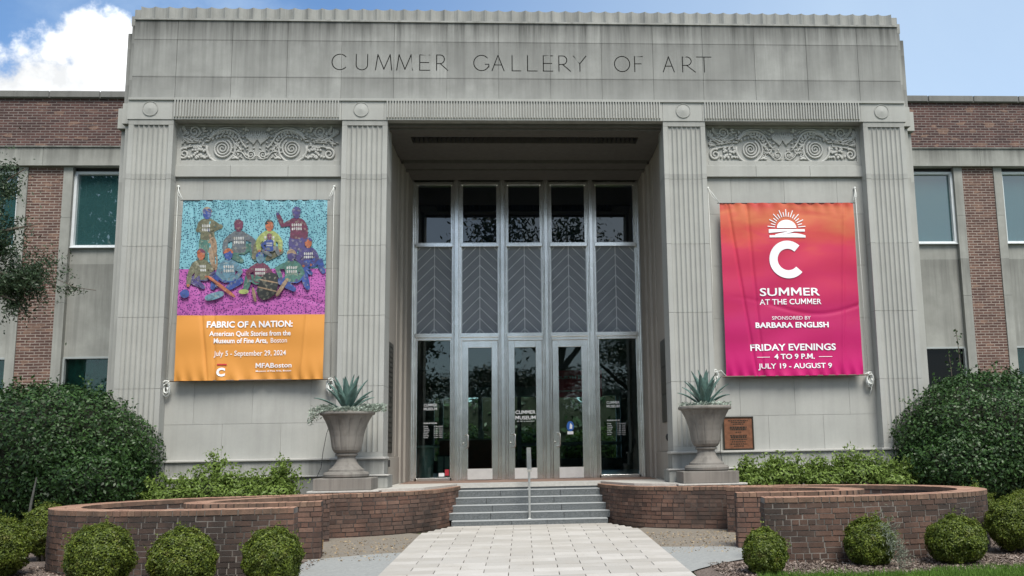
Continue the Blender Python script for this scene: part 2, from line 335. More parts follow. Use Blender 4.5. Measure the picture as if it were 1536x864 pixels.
def text_mesh(items, name, mat, parent, conform=None, thick=.002):
    if conform and len(items) > 1:
        for it in items: text_mesh([it], name, mat, parent, conform)
        return
    """items: (string, x_left, x_right, z_base, cap_height, y, weight) laid out in the XZ plane facing -Y"""
    V = []; F = []
    for (st, x0, x1, z, h, y, wt) in items:
        cu = bpy.data.curves.new('t', 'FONT'); cu.body = st; cu.align_x = 'LEFT'; cu.size = 1.0; cu.offset = wt; cu.resolution_u = 3; cu.extrude = 0
        ob = bpy.data.objects.new('t', cu); COL.objects.link(ob)
        dg = bpy.context.evaluated_depsgraph_get(); dg.update(); me = bpy.data.meshes.new_from_object(ob.evaluated_get(dg))
        n = len(me.vertices); c = np.zeros(n * 3); me.vertices.foreach_get('co', c); c = c.reshape(-1, 3)
        if n:
            w0, w1 = c[:, 0].min(), c[:, 0].max(); sxx = (x1 - x0) / (w1 - w0); szz = h / .729
            X = x0 + (c[:, 0] - w0) * sxx; Z = z + c[:, 1] * szz
            b = len(V)
            faces = [tuple(p.vertices) for p in me.polygons]; drop = set(); extra = []
            if 'M' in st and not set(st) & set('ij:!?%='):      # the built-in M is pinched: redraw it square-shouldered
                par = list(range(n))
                def find(q):
                    while par[q] != q: par[q] = par[par[q]]; q = par[q]
                    return q
                for fc in faces:
                    for q in fc[1:]: par[find(q)] = find(fc[0])
                isl = {}
                for q in range(n): isl.setdefault(find(q), []).append(q)
                isl = sorted((v for v in isl.values() if len(v) > 2), key=lambda v: min(X[q] for q in v)); chars = [c for c in st if c != ' ']
                if len(isl) == len(chars):
                    for v, chh in zip(isl, chars):
                        if chh != 'M': continue
                        drop |= set(v); p0, p1 = min(X[q] for q in v), max(X[q] for q in v); q0, q1 = z, z + h; ww = .14 + wt * 3.5
                        shp = [(0, 0), (ww, 0), (ww, .62), (.5, .14), (1 - ww, .62), (1 - ww, 0), (1, 0), (1, 1), (1 - ww * 1.05, 1), (.5, .48), (ww * 1.05, 1), (0, 1)]
                        extra.append([(p0 + u_ * (p1 - p0), q0 + v_ * (q1 - q0)) for u_, v_ in shp])
            V += [(X[i], (conform(X[i], Z[i]) if conform else 0) + y, Z[i]) for i in range(n)]
            F += [tuple(b + k for k in fc) for fc in faces if fc[0] not in drop]
            for ex in extra:
                k0 = len(V); V += [(u_, (conform(u_, v_) if conform else 0) + y, v_) for u_, v_ in ex]
                F += [(k0, k0 + 1, k0 + 2, k0 + 10, k0 + 11), (k0 + 2, k0 + 3, k0 + 9, k0 + 10), (k0 + 3, k0 + 4, k0 + 8, k0 + 9), (k0 + 4, k0 + 5, k0 + 6, k0 + 7, k0 + 8)]
        bpy.data.objects.remove(ob); bpy.data.curves.remove(cu); bpy.data.meshes.remove(me)
    me = bpy.data.meshes.new(name); me.from_pydata(V, [], F); me.update()
    o = link(name, me, mat, parent)
    return o
def gz(y): return -1.41 - .021 * max(0.0, 18 - y)

# ------------------------------------------------------------------ ground
def sheet(name, pts, dz, mat, label=None, thick=.06):
    """paving or bed laid over the slope; the outline is (x,y)"""
    bm = bmesh.new(); vs = [bm.verts.new((x, y, gz(y) + dz)) for x, y in pts]; f = bm.faces.new(vs)
    bmesh.ops.triangulate(bm, faces=[f]); bmesh.ops.subdivide_edges(bm, edges=bm.edges[:], cuts=3, use_grid_fill=True)
    for v in bm.verts: v.co.z = gz(v.co.y) + dz
    bmesh.ops.recalc_face_normals(bm, faces=bm.faces)
    if sum(f.normal.z for f in bm.faces) < 0: bmesh.ops.reverse_faces(bm, faces=bm.faces)
    me = bpy.data.meshes.new(name); bm.to_mesh(me); bm.free()
    o = link(name, me, mat); tag(o, kind='structure')
    if label: o['label'] = label
    return o
g = MB(); ys = [-300, -60, 0, 6, 10, 12, 14, 16, 18, 24, 60, 400]
for i in range(len(ys) - 1):
    g.add([(-400, ys[i], gz(max(ys[i], 4))), (400, ys[i], gz(max(ys[i], 4))), (400, ys[i + 1], gz(max(ys[i + 1], 4))), (-400, ys[i + 1], gz(max(ys[i + 1], 4)))], [(0, 1, 2, 3)])
o = g.build('ground', M_ground); tag(o, kind='structure')
sheet('mulch_bed', [(-14, 8), (-2.25, 8), (-2.25, 17.2), (-9, 22), (-14, 22)], .012, M_mulch)
sheet('mulch_bed', [(1.9, 10.2), (2.3, 11.2), (2.7, 11.75), (3.1, 12.0), (4.4, 11.85), (5.3, 12.15), (6.4, 12.2), (8, 12.1), (14, 12.6), (14, 22), (9, 22), (2.25, 17.2)], .012, M_mulch)
sheet('dirt_patch', [(-4.6, 14.4), (-1.7, 14.6), (-1.7, 17.6), (-2.4, 18.3), (-4.6, 18)], .022, M_dirt)
sheet('dirt_patch', [(1.7, 14.7), (4.6, 14.2), (4.6, 18), (2.2, 18.3), (1.7, 17.6)], .022, M_dirt)
sheet('concrete_path', [(-3.2, 14.0), (-3.05, 12.5), (-3.2, 10.5), (-1.8, 10.5), (-1.8, 15.15), (-2.4, 15.0), (-3.2, 14.5)], .03, M_conc)
sheet('concrete_path', [(1.85, 15.1), (2.2, 15.0), (3.25, 14.85), (3.25, 13.7), (2.95, 13.5), (2.5, 13.1), (2.1, 12.6), (1.85, 12.2)], .03, M_conc)
# pavers: running bond, real joints
bed = sheet('paver_bedding', [(-1.93, 4), (1.93, 4), (1.93, 17.7), (1.5, 19.4), (-1.5, 19.4), (-1.93, 17.7)], .032, plain('joint_sand', (.06, .05, .04), 1))
pv = MB(); row = 0; y = 19.45; pw, pd, gp = .632, .325, .008
while y > 5:
    half = 1.95 if y < 17.8 else (1.95 - (y - 17.8) * .28)
    x = -half; off = (row % 2) * pw / 2
    cuts = sorted(set([-half, half] + [c for c in [(-4 + k) * pw + off for k in range(10)] if -half + .08 < c < half - .08]))
    for a, b in zip(cuts[:-1], cuts[1:]):
        dz = random.uniform(-.001, .001)
        y0, y1 = y - pd + .005, y - .0015
        z0, z1 = gz(y0) + .046 + dz, gz(y1) + .046 + dz
        a_, b_ = a + gp * .7, b - gp * .7
        pv.add([(a_, y0, z0 - .03), (b_, y0, z0 - .03), (b_, y1, z1 - .03), (a_, y1, z1 - .03), (a_, y0, z0), (b_, y0, z0), (b_, y1, z1), (a_, y1, z1)],
               [(0, 3, 2, 1), (4, 5, 6, 7), (0, 1, 5, 4), (1, 2, 6, 5), (2, 3, 7, 6), (3, 0, 4, 7)])
    y -= pd; row += 1
o = pv.build('paved_path', M_paver); tag(o, kind='structure')

# ------------------------------------------------------------------ the museum building
MUS = thing('museum_building', 'grey limestone museum front with fluted pilasters, engraved attic and dark red brick wings', 'building', (0, 22, -1.41))
# solid masses that close the building (roof and flanks)
mm_ = MB()
mm_.box(-7.7, 7.7, 19.6, 24.4, 7.0, 8.95); mm_.box(-7.7, 7.7, 19.45, 24.4, 6.90, 7.0)
for s in (-1, 1):
    a, b = sorted((s * 3.02, s * 7.75)); mm_.box(a, b, 19.62, 24.4, -1.5, 6.9)
    for i, (uu, yy) in enumerate(((8.15, 19.42), (8.36, 19.75))):
        a, b = sorted((s * 7.6, s * uu)); mm_.box(a, b, yy, 24.3 - .1 * i, -1.5, 6.72)
mm_.build('side_wall', M_stone, MUS)
# attic: courses of blocks with open joints
XJ = [-7.96, -7.10, -6.0, -4.885, -3.787, -2.72, -1.632, -.565, .51, 1.58, 2.665, 3.72, 4.83, 5.95, 7.06, 7.96]
ZR = [7.2, 7.675, 8.47, 8.895]
def blocks(mb, xs, zs, yf, th, gap=.007, jit=.002):
    for i in range(len(xs) - 1):
        for j in range(len(zs) - 1):
            d = random.uniform(0, jit)
            mb.box(xs[i] + (gap / 2 if i else 0), xs[i + 1] - (gap / 2 if i < len(xs) - 2 else 0), yf + d, yf + th, zs[j] + gap / 2, zs[j + 1] - gap / 2)
    return mb
ab = blocks(MB(), XJ, [7.2, 7.675], 19.14, .3); blocks(ab, XJ, [8.47, 8.895], 19.14, .3)
ab.box(-7.93, 7.93, 19.165, 19.6, 7.15, 8.9)      # backing in the joints
for s in (-1, 1):
    for (uu, yy, zt) in ((8.11, 19.38, 8.88), (8.31, 19.68, 8.84)):
        a, b = sorted((s * 7.9, s * uu)); ab.box(a, b, yy, 24, 7.18, zt)
ab.build('attic_wall', M_attic, MUS)
# inscription course, letters cut 2 cm into the stone
ic = blocks(MB(), XJ, [7.675, 8.47], 19.14, .05, jit=0)
ico = ic.build('inscription_course', M_attic, MUS)
def strokes():
    h = .335; z0 = 7.853; P = []
    def X(q): return -3.976 + (q - 47) * .005409
    def ln(x0, a, x1, b): P.append([(x0, z0 + a * h), (x1, z0 + b * h)])
    def arc(cx, cz, rx, rz, a0, a1, n=18):
        P.append([(cx + rx * math.cos(R_(a0 + (a1 - a0) * i / n)), z0 + h * cz + h * rz * math.sin(R_(a0 + (a1 - a0) * i / n))) for i in range(n + 1)])
    def E(a, b):
        ln(X(a), 0, X(a), 1); 
        for t in (0, .5, 1): ln(X(a), t, X(b) - (.02 if t == .5 else 0), t)
    def Rr(a, b):
        ln(X(a), 0, X(a), 1); w = X(b) - X(a); arc(X(a) + w * .35, .72, w * .4, .28, -90, 90, 12); ln(X(a), 1, X(a) + w * .35, 1); ln(X(a), .44, X(a) + w * .35, .44); ln(X(a) + w * .35, .44, X(b) + .02, 0)
    def M(a, b):
        w = X(b) - X(a); ln(X(a), 0, X(a) + w * .14, 1); ln(X(a) + w * .14, 1, X(a) + w * .52, .05); ln(X(a) + w * .52, .05, X(b) - w * .1, 1); ln(X(b) - w * .1, 1, X(b), 0)
    def LL(a, b): ln(X(a), 1, X(a), 0); ln(X(a), 0, X(b), 0)
    w = .16
    arc(X(76), .5, w, .5, 42, 318, 26)
    a, b = X(137), X(180); ln(a, 1, a, .32); ln(b, 1, b, .32); arc((a + b) / 2, .32, (b - a) / 2, .32, 180, 360, 14)
    M(210, 271); M(290, 350); E(377, 415); Rr(441, 480)
    arc(X(612), .5, w, .5, 42, 330, 26); ln(X(640), .24, X(640), .42); ln(X(626), .42, X(640), .42)
    a, b = X(652), X(698); c = (a + b) / 2; ln(a, 0, c, 1); ln(c, 1, b, 0); ln(a + (c - a) * .38, .38, b - (b - c) * .38, .38)
    LL(729, 762); LL(788, 825); E(849, 885); Rr(909, 950)
    a, b = X(966), X(1014); c = (a + b) / 2; ln(a, 1, c, .5); ln(b, 1, c, .5); ln(c, .5, c, 0)
    arc(X(1154), .5, w, .5, 0, 360, 32)
    ln(X(1203), 0, X(1203), 1); ln(X(1203), 1, X(1234), 1); ln(X(1203), .52, X(1228), .52)
    a, b = X(1314), X(1357); c = (a + b) / 2; ln(a, 0, c, 1); ln(c, 1, b, 0); ln(a + (c - a) * .38, .38, b - (b - c) * .38, .38)
    Rr(1390, 1436); ln(X(1446), 1, X(1503), 1); ln(X(1475), 1, X(1475), 0)
    return P
cut = MB()
for st in strokes():
    for p, q in zip(st[:-1], st[1:]):
        d = Vector((q[0] - p[0], 0, q[1] - p[1])); Ln = d.length
        if Ln < 1e-4: continue
        d.normalize(); nrm = Vector((-d.z, 0, d.x)); c = Vector(((p[0] + q[0]) / 2, 19.142, (p[1] + q[1]) / 2))
        cut.obox(c, d * (Ln / 2 + .0085), nrm * .0095, Vector((0, .020, 0)))
cuto = cut.build('cutter', None)
bo = ico.modifiers.new('engrave', 'BOOLEAN'); bo.operation = 'DIFFERENCE'; bo.object = cuto; bo.solver = 'MANIFOLD'
cuto.parent = None
dg = bpy.context.evaluated_depsgraph_get(); dg.update(); nm = bpy.data.meshes.new_from_object(ico.evaluated_get(dg)); ico.modifiers.clear(); print('engraved faces', len(nm.polygons)); ico.data = nm
bpy.data.objects.remove(cuto)
# scalloped crown
def scallops(x0, x1, n, yf, depth, back):
    pts = []
    for i in range(n):
        a = x0 + (x1 - x0) * i / n; b = x0 + (x1 - x0) * (i + 1) / n
        for k in range(6):
            t = k / 6; pts.append((a + (b - a) * t, yf + depth * (1 - (2 * t - 1) ** 2)))
    pts.append((x1, yf)); pts += [(x1, back), (x0, back)]
    return pts
cr = MB(); cr.vprism(scallops(-7.86, 7.86, 56, 19.15, .075, 19.9), 8.93, 9.195); cr.box(-7.97, 7.97, 19.115, 19.8, 8.895, 8.93)
for s in (-1, 1):
    for (uu, yy, zt) in ((8.04, 19.3, 9.19), (8.18, 19.5, 9.14)):
        a, b = sorted((s * 7.7, s * uu)); cr.box(a, b, yy, 24, 8.93, zt)
cr.box(-7.7, 7.7, 19.8, 24, 8.93, 9.1)
cr.build('crown_moulding', M_crown, MUS)
# frieze band
fr = MB()
segs = [-8.0, -7.11, -6.0, -4.9, -3.76, -2.9, -1.63, -.57, .51, 1.6, 2.83, 3.66, 4.8, 5.9, 7.03, 8.0]
for a, b in zip(segs[:-1], segs[1:]): fr.box(a + .003, b - .003, 19.10, 19.5, 6.765, 7.2)
fr.box(-7.9, 7.9, 19.13, 19.6, 6.77, 7.19)
fr.box(-7.98, 7.98, 19.07, 19.5, 7.165, 7.215)
for s in (-1, 1):
    for (uu, yy, zb) in ((8.20, 19.36, 6.76), (8.41, 19.66, 6.76)):
        a, b = sorted((s * 7.9, s * uu)); fr.box(a, b, yy, 24, zb, 7.19)
fr.build('frieze', M_stone, MUS)
for (a, b) in ((-7.09, -3.79), (-2.86, 2.79), (3.69, 7.01)):
    rd = MB(); n = int((b - a) / .056)
    for i in range(n):
        x = a + (i + .5) * (b - a) / n; rd.vprism([(x - .017, 19.102), (x - .011, 19.062), (x + .011, 19.062), (x + .017, 19.102)], 6.81, 7.163)
    rd.build('reeding', M_stone, MUS)
for x in (-7.55, -3.36, 3.26, 7.48):
    rn = MB(); ring = [(x + .148 * math.cos(2 * PI * k / 40), 19.088, 6.985 + .148 * math.sin(2 * PI * k / 40)) for k in range(41)]
    rn.tube(ring, .007, 6)
    rn.add([(x, 19.072, 6.985)] + [(x + .14 * math.cos(2 * PI * k / 32), 19.093, 6.985 + .14 * math.sin(2 * PI * k / 32)) for k in range(32)], [(0, 1 + k, 1 + (k + 1) % 32) for k in range(32)])
    rn.build('roundel', M_stone, MUS, smooth=False)
# fluted pilasters
def pilaster(u0, u1):
    w = u1 - u0; n = 7; mg = .095; fw = (w - 2 * mg) / n; p = MB()
    def prof(yf):
        pts = [(u0, yf), (u0 + mg, yf)]
        for i in range(n):
            a = u0 + mg + i * fw
            for k in range(1, 8):
                t = k / 8; hh = math.sqrt(max(0, 1 - (2 * t - 1) ** 2)); pts.append((a + fw * (.03 + .94 * t), yf + (.036 * hh) + (0.0)))
            pts.append((a + fw, yf))
        pts += [(u1, yf), (u1, 19.8), (u0, 19.8)]
        return pts
    zs = [.075, 1.36, 2.75, 4.165, 5.53, 6.655]
    for a, b in zip(zs[:-1], zs[1:]): p.vprism(prof(19.115 + random.uniform(0, .002)), a + .003, b - .003)
    p.box(u0, u1, 19.115, 19.79, 6.655, 6.765); p.box(u0, u1, 19.115, 19.79, -.02, .075)
    p.box(u0 + .02, u1 - .02, 19.17, 19.75, 0, 6.7)
    p.build('pilaster', M_stone, MUS)
for (a, b) in ((-7.965, -7.085), (-3.74, -2.83), (2.83, 3.71), (7.07, 7.955)): pilaster(a, b)
# wall panels between the pilasters with course joints
for s, (a, b) in ((-1, (-7.1, -3.72)), (1, (3.7, 7.085))):
    w = MB(); xs = [a + (b - a) * k / 3 for k in range(4)]
    zz = [-.03, .67, 1.55, 2.65, 3.75, 4.85, 5.615]
    for j in range(len(zz) - 1):
        q = list(xs)
        if j % 2: q = [a, a + (b - a) / 6, a + (b - a) / 2, a + (b - a) * 5 / 6, b]
        blocks(w, q, zz[j:j + 2], 19.40, .2, .005, .0012)
    w.box(a, b, 19.412, 19.6, -.1, 6.8)
    w.build('wall_panel', M_stone, MUS)
    l = MB(); xs2 = [a, a + 1.1, a + 2.25, b]
    for p, q in zip(xs2[:-1], xs2[1:]): l.box(p + .002, q - .002, 19.335, 19.5, 5.64, 5.875)
    l.box(a, b, 19.35, 19.5, 5.875, 5.89)
    # frame round the carved panel
    l.box(a, a + .10, 19.37, 19.45, 5.89, 6.76); l.box(b - .10, b, 19.37, 19.45, 5.89, 6.76); l.box(a + .10, b - .10, 19.37, 19.45, 6.715, 6.76); l.box(a + .1, b - .1, 19.37, 19.45, 5.89, 5.99)
    l.build('panel_ledge', M_stone, MUS, bev=.006)
# carved relief: scrolls and acanthus
M_carve = stone('carved_limestone', (.46, .463, .44), .1, None, .04, .2)
def relief(cx):
    r = MB(); U = .00228; yb = 19.398
    def pt(px, py, d=0): return ((px - 778) * U, yb - d, 6.712 - (py - 60) * U * 1.06)
    def spiral(px, py, r0, turns, a0, sgn, rr=8, r1=6):
        pts = []; rad = []; n = int(turns * 22)
        for i in range(n + 1):
            t = i / n; a = R_(a0) + sgn * 2 * PI * turns * t; q = r0 + (r1 - r0) * t
            pts.append(pt(px + q * math.cos(a), py - q * math.sin(a), .002)); rad.append((rr * (1 - .45 * t)) * U)
        r.tube(pts, rad, 6)
    def curve(ps, rr, taper=.3):
        pts = []; n = 14
        for i in range(len(ps) - 1):
            p0 = ps[max(i - 1, 0)]; p1 = ps[i]; p2 = ps[i + 1]; p3 = ps[min(i + 2, len(ps) - 1)]
            for k in range(6):
                t = k / 6
                f = lambda a, b, c, d: .5 * ((2 * b) + (-a + c) * t + (2 * a - 5 * b + 4 * c - d) * t * t + (-a + 3 * b - 3 * c + d) * t ** 3)
                pts.append((f(p0[0], p1[0], p2[0], p3[0]), f(p0[1], p1[1], p2[1], p3[1])))
        pts.append(ps[-1]); m_ = len(pts)
        r.tube([pt(*p, .01) for p in pts], [rr * U * (1 - (1 - taper) * i / m_) for i in range(m_)], 6); return pts
    def leaf(px, py, ln, wd, ang, d=.008):
        a = R_(ang); c = pt(px + ln / 2 * math.cos(a), py - ln / 2 * math.sin(a), d); r.ell(c, (ln / 2 * U, .02, wd / 2 * U), 8, 6, a)
    def half():
        spiral(478, 252, 84, 3.2, 60, -1, 11, 6)
        spiral(470, 250, 128, .75, 170, 1, 14, 118)
        spiral(228, 103, 54, 1.8, -120, 1, 11, 8); curve([(205, 150), (260, 170), (330, 150), (400, 120)], 9)
        spiral(145, 300, 52, 1.6, 60, 1, 14, 10); curve([(150, 248), (215, 235), (300, 228), (340, 235)], 9)
        spiral(600, 302, 26, 1.6, 90, 1, 7, 4); spiral(730, 305, 38, 1.7, -90, 1, 8, 5); curve([(595, 278), (650, 285), (690, 330), (740, 345), (775, 330)], 7)
        # grapes and vine leaves
        for i in range(26): r.ell(pt(270 + random.uniform(-52, 62), 285 + random.uniform(-48, 52), .012), (13 * U, .016, 13 * U), 7, 5)
        for i in range(9): leaf(200 + i * 20, 335 + random.uniform(-6, 6), 30, 20, random.uniform(30, 150))
        # acanthus over the big scroll
        for i in range(13):
            a = 150 - i * 11.5; px = 478 + 128 * math.cos(R_(a)); py = 250 - 128 * math.sin(R_(a)); leaf(px, py, 46, 19, a + 35, .012); leaf(px, py, 26, 14, a - 60, .012)
        curve([(360, 170), (430, 110), (520, 90), (600, 120), (650, 200), (690, 250)], 16, .5)
        curve([(380, 130), (460, 78), (560, 72), (620, 110)], 10, .5)
        for i in range(8): leaf(400 + i * 32, 128 + (i - 3.5) ** 2 * 2, 34, 15, 250 + i * 6, .014)
        for i in range(46): leaf(random.uniform(95, 330), random.uniform(95, 215), random.uniform(26, 50), 13, random.uniform(150, 260), .004)
        for i in range(30): leaf(random.uniform(380, 640), random.uniform(78, 140), random.uniform(24, 44), 11, random.uniform(200, 330), .004)
        for i in range(26): leaf(random.uniform(560, 760), random.uniform(250, 345), random.uniform(20, 36), 12, random.uniform(0, 180), .004)
        # fans towards the middle
        for i in range(9):
            a = 62 + i * 9; leaf(742, 232 - i * 3, 150 - i * 5, 15, a, .008)
        for i in range(11): leaf(672 + (i % 2) * 14, 80 + i * 18, 26, 16, 180 - (i % 2) * 150, .012)
        r.ell(pt(680, 82, .015), (14 * U, .02, 24 * U))
        # left spray
        for i in range(12):
            t = i / 11; px = 92 + 120 * t * t + 10; py = 85 + 115 * t; leaf(px, py, 52, 20, 200 - 60 * t, .010); leaf(px + 18, py - 8, 40, 16, 60 - 40 * t, .010)
        for i in range(7): leaf(290 + i * 14, 80 + (i % 3) * 16, 34, 20, 30 + i * 40, .010)
        curve([(105, 80), (120, 150), (190, 200), (300, 190)], 10)
        leaf(85, 215, 60, 18, 10); leaf(560, 345, 60, 20, 20); leaf(630, 345, 50, 20, 160); leaf(575, 200, 70, 26, -35); leaf(620, 230, 60, 18, -60)
    n0 = len(r.v); half(); n1_ = len(r.v)
    vs = r.v[n0:n1_]; fs = [tuple(reversed(f)) for f in r.f]; k = len(r.v)
    r.v.extend([(-x + .02, y, z) for x, y, z in vs]); r.f.extend([tuple(i + k for i in f) for f in fs]); r.m.extend([0] * len(fs))
    sc = 1.0
    r.v = [(cx + x * sc, min(y, 19.41), z) for x, y, z in r.v]
    r.build('relief_carving', M_carve, MUS, smooth=True)
relief(-5.51); relief(5.40)
# stepped base
for s in (-1, 1):
    b = MB()
    def B(u0, u1, y0, y1, z0, z1):
        a, c = sorted((s * u0, s * u1)); b.box(a, c, y0, y1, z0, z1)
    B(2.79, 3.80, 19.03, 19.6, -.36, -.03); B(3.80, 7.0, 19.30, 19.6, -.36, -.03); B(7.0, 8.03, 19.03, 19.6, -.36, -.03)
    pass
    B(2.70, 3.9, 18.88, 19.6, -.605, -.36); B(3.9, 6.9, 19.16, 19.6, -.75, -.36); B(6.9, 8.1, 18.9, 19.6, -1.45, -.36)
    B(8.0, 8.42, 19.5, 22, -1.45, -.03)
    b.build('base_plinth', M_base, MUS, bev=.012)
    b = MB(); B(3.82, 6.98, 19.255, 19.5, -.058, -.015); B(2.76, 3.82, 18.985, 19.5, -.058, -.015); B(6.98, 8.06, 18.985, 19.5, -.058, -.015)  # strips paler than the plinth: light caught by ledge tops, painted in
    B(3.9, 6.9, 19.12, 19.35, -.375, -.345); B(2.68, 3.9, 18.85, 19.1, -.375, -.345); b.build('base_ledge', stone('lit_ledge_limestone_%d' % (s + 1), (.46, .455, .43), .1, None, .03, .2), MUS, bev=.01)
# recess: reveals, inner piers, ceiling with cornice and slot
for s in (-1, 1):
    rv = MB()
    def B(u0, u1, y0, y1, z0, z1):
        a, c = sorted((s * u0, s * u1)); rv.box(a, c, y0, y1, z0, z1)
    B(2.90, 3.05, 19.8, 21.9, -.02, 6.7); B(2.865, 3.05, 19.8, 21.9, -.6, -.02)
    B(2.83, 3.05, 21.9, 22.35, -.6, 6.7); B(2.78, 3.05, 22.35, 23.35, -.6, 6.75); B(2.885, 3.0, 21.4, 21.9, -.02, 6.7)
    rv.build('recess_wall', M_reveal, MUS, bev=.01)
cl = MB(); cl.box(-3.0, 3.0, 19.3, 19.97, 6.70, 6.9); cl.box(-3.0, 3.0, 20.52, 23.3, 6.74, 6.9)
cl.box(-3, -2.46, 19.97, 20.52, 6.70, 6.9); cl.box(2.42, 3, 19.97, 20.52, 6.70, 6.9)
cl.box(-2.86, 2.86, 19.4, 19.55, 6.66, 6.70)
cl.box(-2.83, 2.83, 21.75, 22.2, 6.66, 6.75); cl.box(-2.83, 2.83, 22.2, 23.3, 6.62, 6.75)
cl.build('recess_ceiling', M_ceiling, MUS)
gr = MB(); gr.box(-2.46, 2.42, 19.97, 20.52, 6.88, 6.9)
for i in range(50): gr.box(-2.43 + i * .098, -2.422 + i * .098, 19.98, 20.51, 6.74, 6.87)
gr.build('ceiling_grille', M_grille, MUS)
# floor of the portico: landing with a swept front edge
land = [(-3.7, 18.9), (-3.3, 18.25), (-2.75, 18.15), (-2.3, 18.45), (-2.0, 18.75), (-1.80, 19.4), (-1.6, 20.2), (-1.5, 20.6)]
lp = land + [(-x, y) for x, y in reversed(land)]
ld = MB(); ld.vprism([(-2.86, 23.2)] + lp + [(2.86, 23.2)], -.69, -.603)
ld.build('landing', M_plat, None); tag(bpy.data.objects['landing'], kind='structure')
tf = MB(); tf.box(-2.78, 2.78, 21.2, 23.15, -.604, -.597); o = tf.build('landing_tiles', M_floor); tag(o, kind='structure')
# granite steps
stp = MB(); rr_ = .134
for k in range(6):
    zt = -.605 - k * rr_; yf = 20.62 - k * .285
    hw = 1.62 if k < 5 else 1.52
    cuts = [-hw, -hw + random.uniform(.6, 1.2), random.uniform(0.2, .9), hw]
    for a, b in zip(cuts[:-1], cuts[1:]): stp.box(a + .003, b - .003, yf + (0 if k else 0), yf + .32 + (0 if k else .2), zt - rr_ + .002 - (.1 if k == 5 else 0), zt + (.001 if k == 0 else 0))
o = stp.build('steps', M_granite, None, bev=.006); tag(o, kind='structure')

tn = MB()  # pale tread slabs: edge wear plus daylight on upward faces, put in the colour
for k in range(6):
    zt = -.605 - k * rr_; yf = 20.62 - k * .285; hw = 1.61 if k < 5 else 1.51
    tn.box(-hw, hw, yf - .006, yf + .28, zt - .010, zt + .006)
o = tn.build('step_nosing', plain('worn_lit_granite', (.33, .35, .355), .7, var=.15, scale=30), None, bev=.003); tag(o, kind='structure')

# ------------------------------------------------------------------ entrance screen
UC = -.03; mc = [UC + d for d in (-1.66, -.555, .50, 1.60)]
lb = -2.775; rb = 2.775
jam = [lb] + mc + [rb]
for i, c in enumerate(jam):
    m_ = MB()
    if i in (0, 5):
        s = 1 if i == 0 else -1
        for (a, b, y0) in ((0, .05, 23.02), (.05, .085, 23.08), (.085, .115, 23.13)):
            p, q = sorted((c + s * a, c + s * b)); m_.box(p, q, y0, 23.3, -.6, 6.80)
    else:
        m_.box(c - .045, c + .045, 22.98, 23.3, -.6, 6.80)
        for s in (-1, 1):
            for (a, b, y0) in ((.047, .075, 23.04), (.077, .112, 23.10)):
                p, q = sorted((c + s * a, c + s * b)); m_.box(p, q, y0, 23.3, -.6, 6.80)
    m_.build('mullion', M_steel, MUS, bev=.006)
hd = MB(); hd.box(lb, rb, 23.0, 23.3, 6.62, 6.78); hd.build('head_frame', M_steel, MUS, bev=.006)
bays = [(jam[i] + (.115 if i in (0,) else .112), jam[i + 1] - (.115 if i == 4 else .112)) for i in range(5)]
names = ['far left', 'second from the left', 'middle', 'second from the right', 'far right']
M_chev = plain('frosted_grey_panel', (.225, .25, .28), .34, 0, .5, var=.12, scale=2)
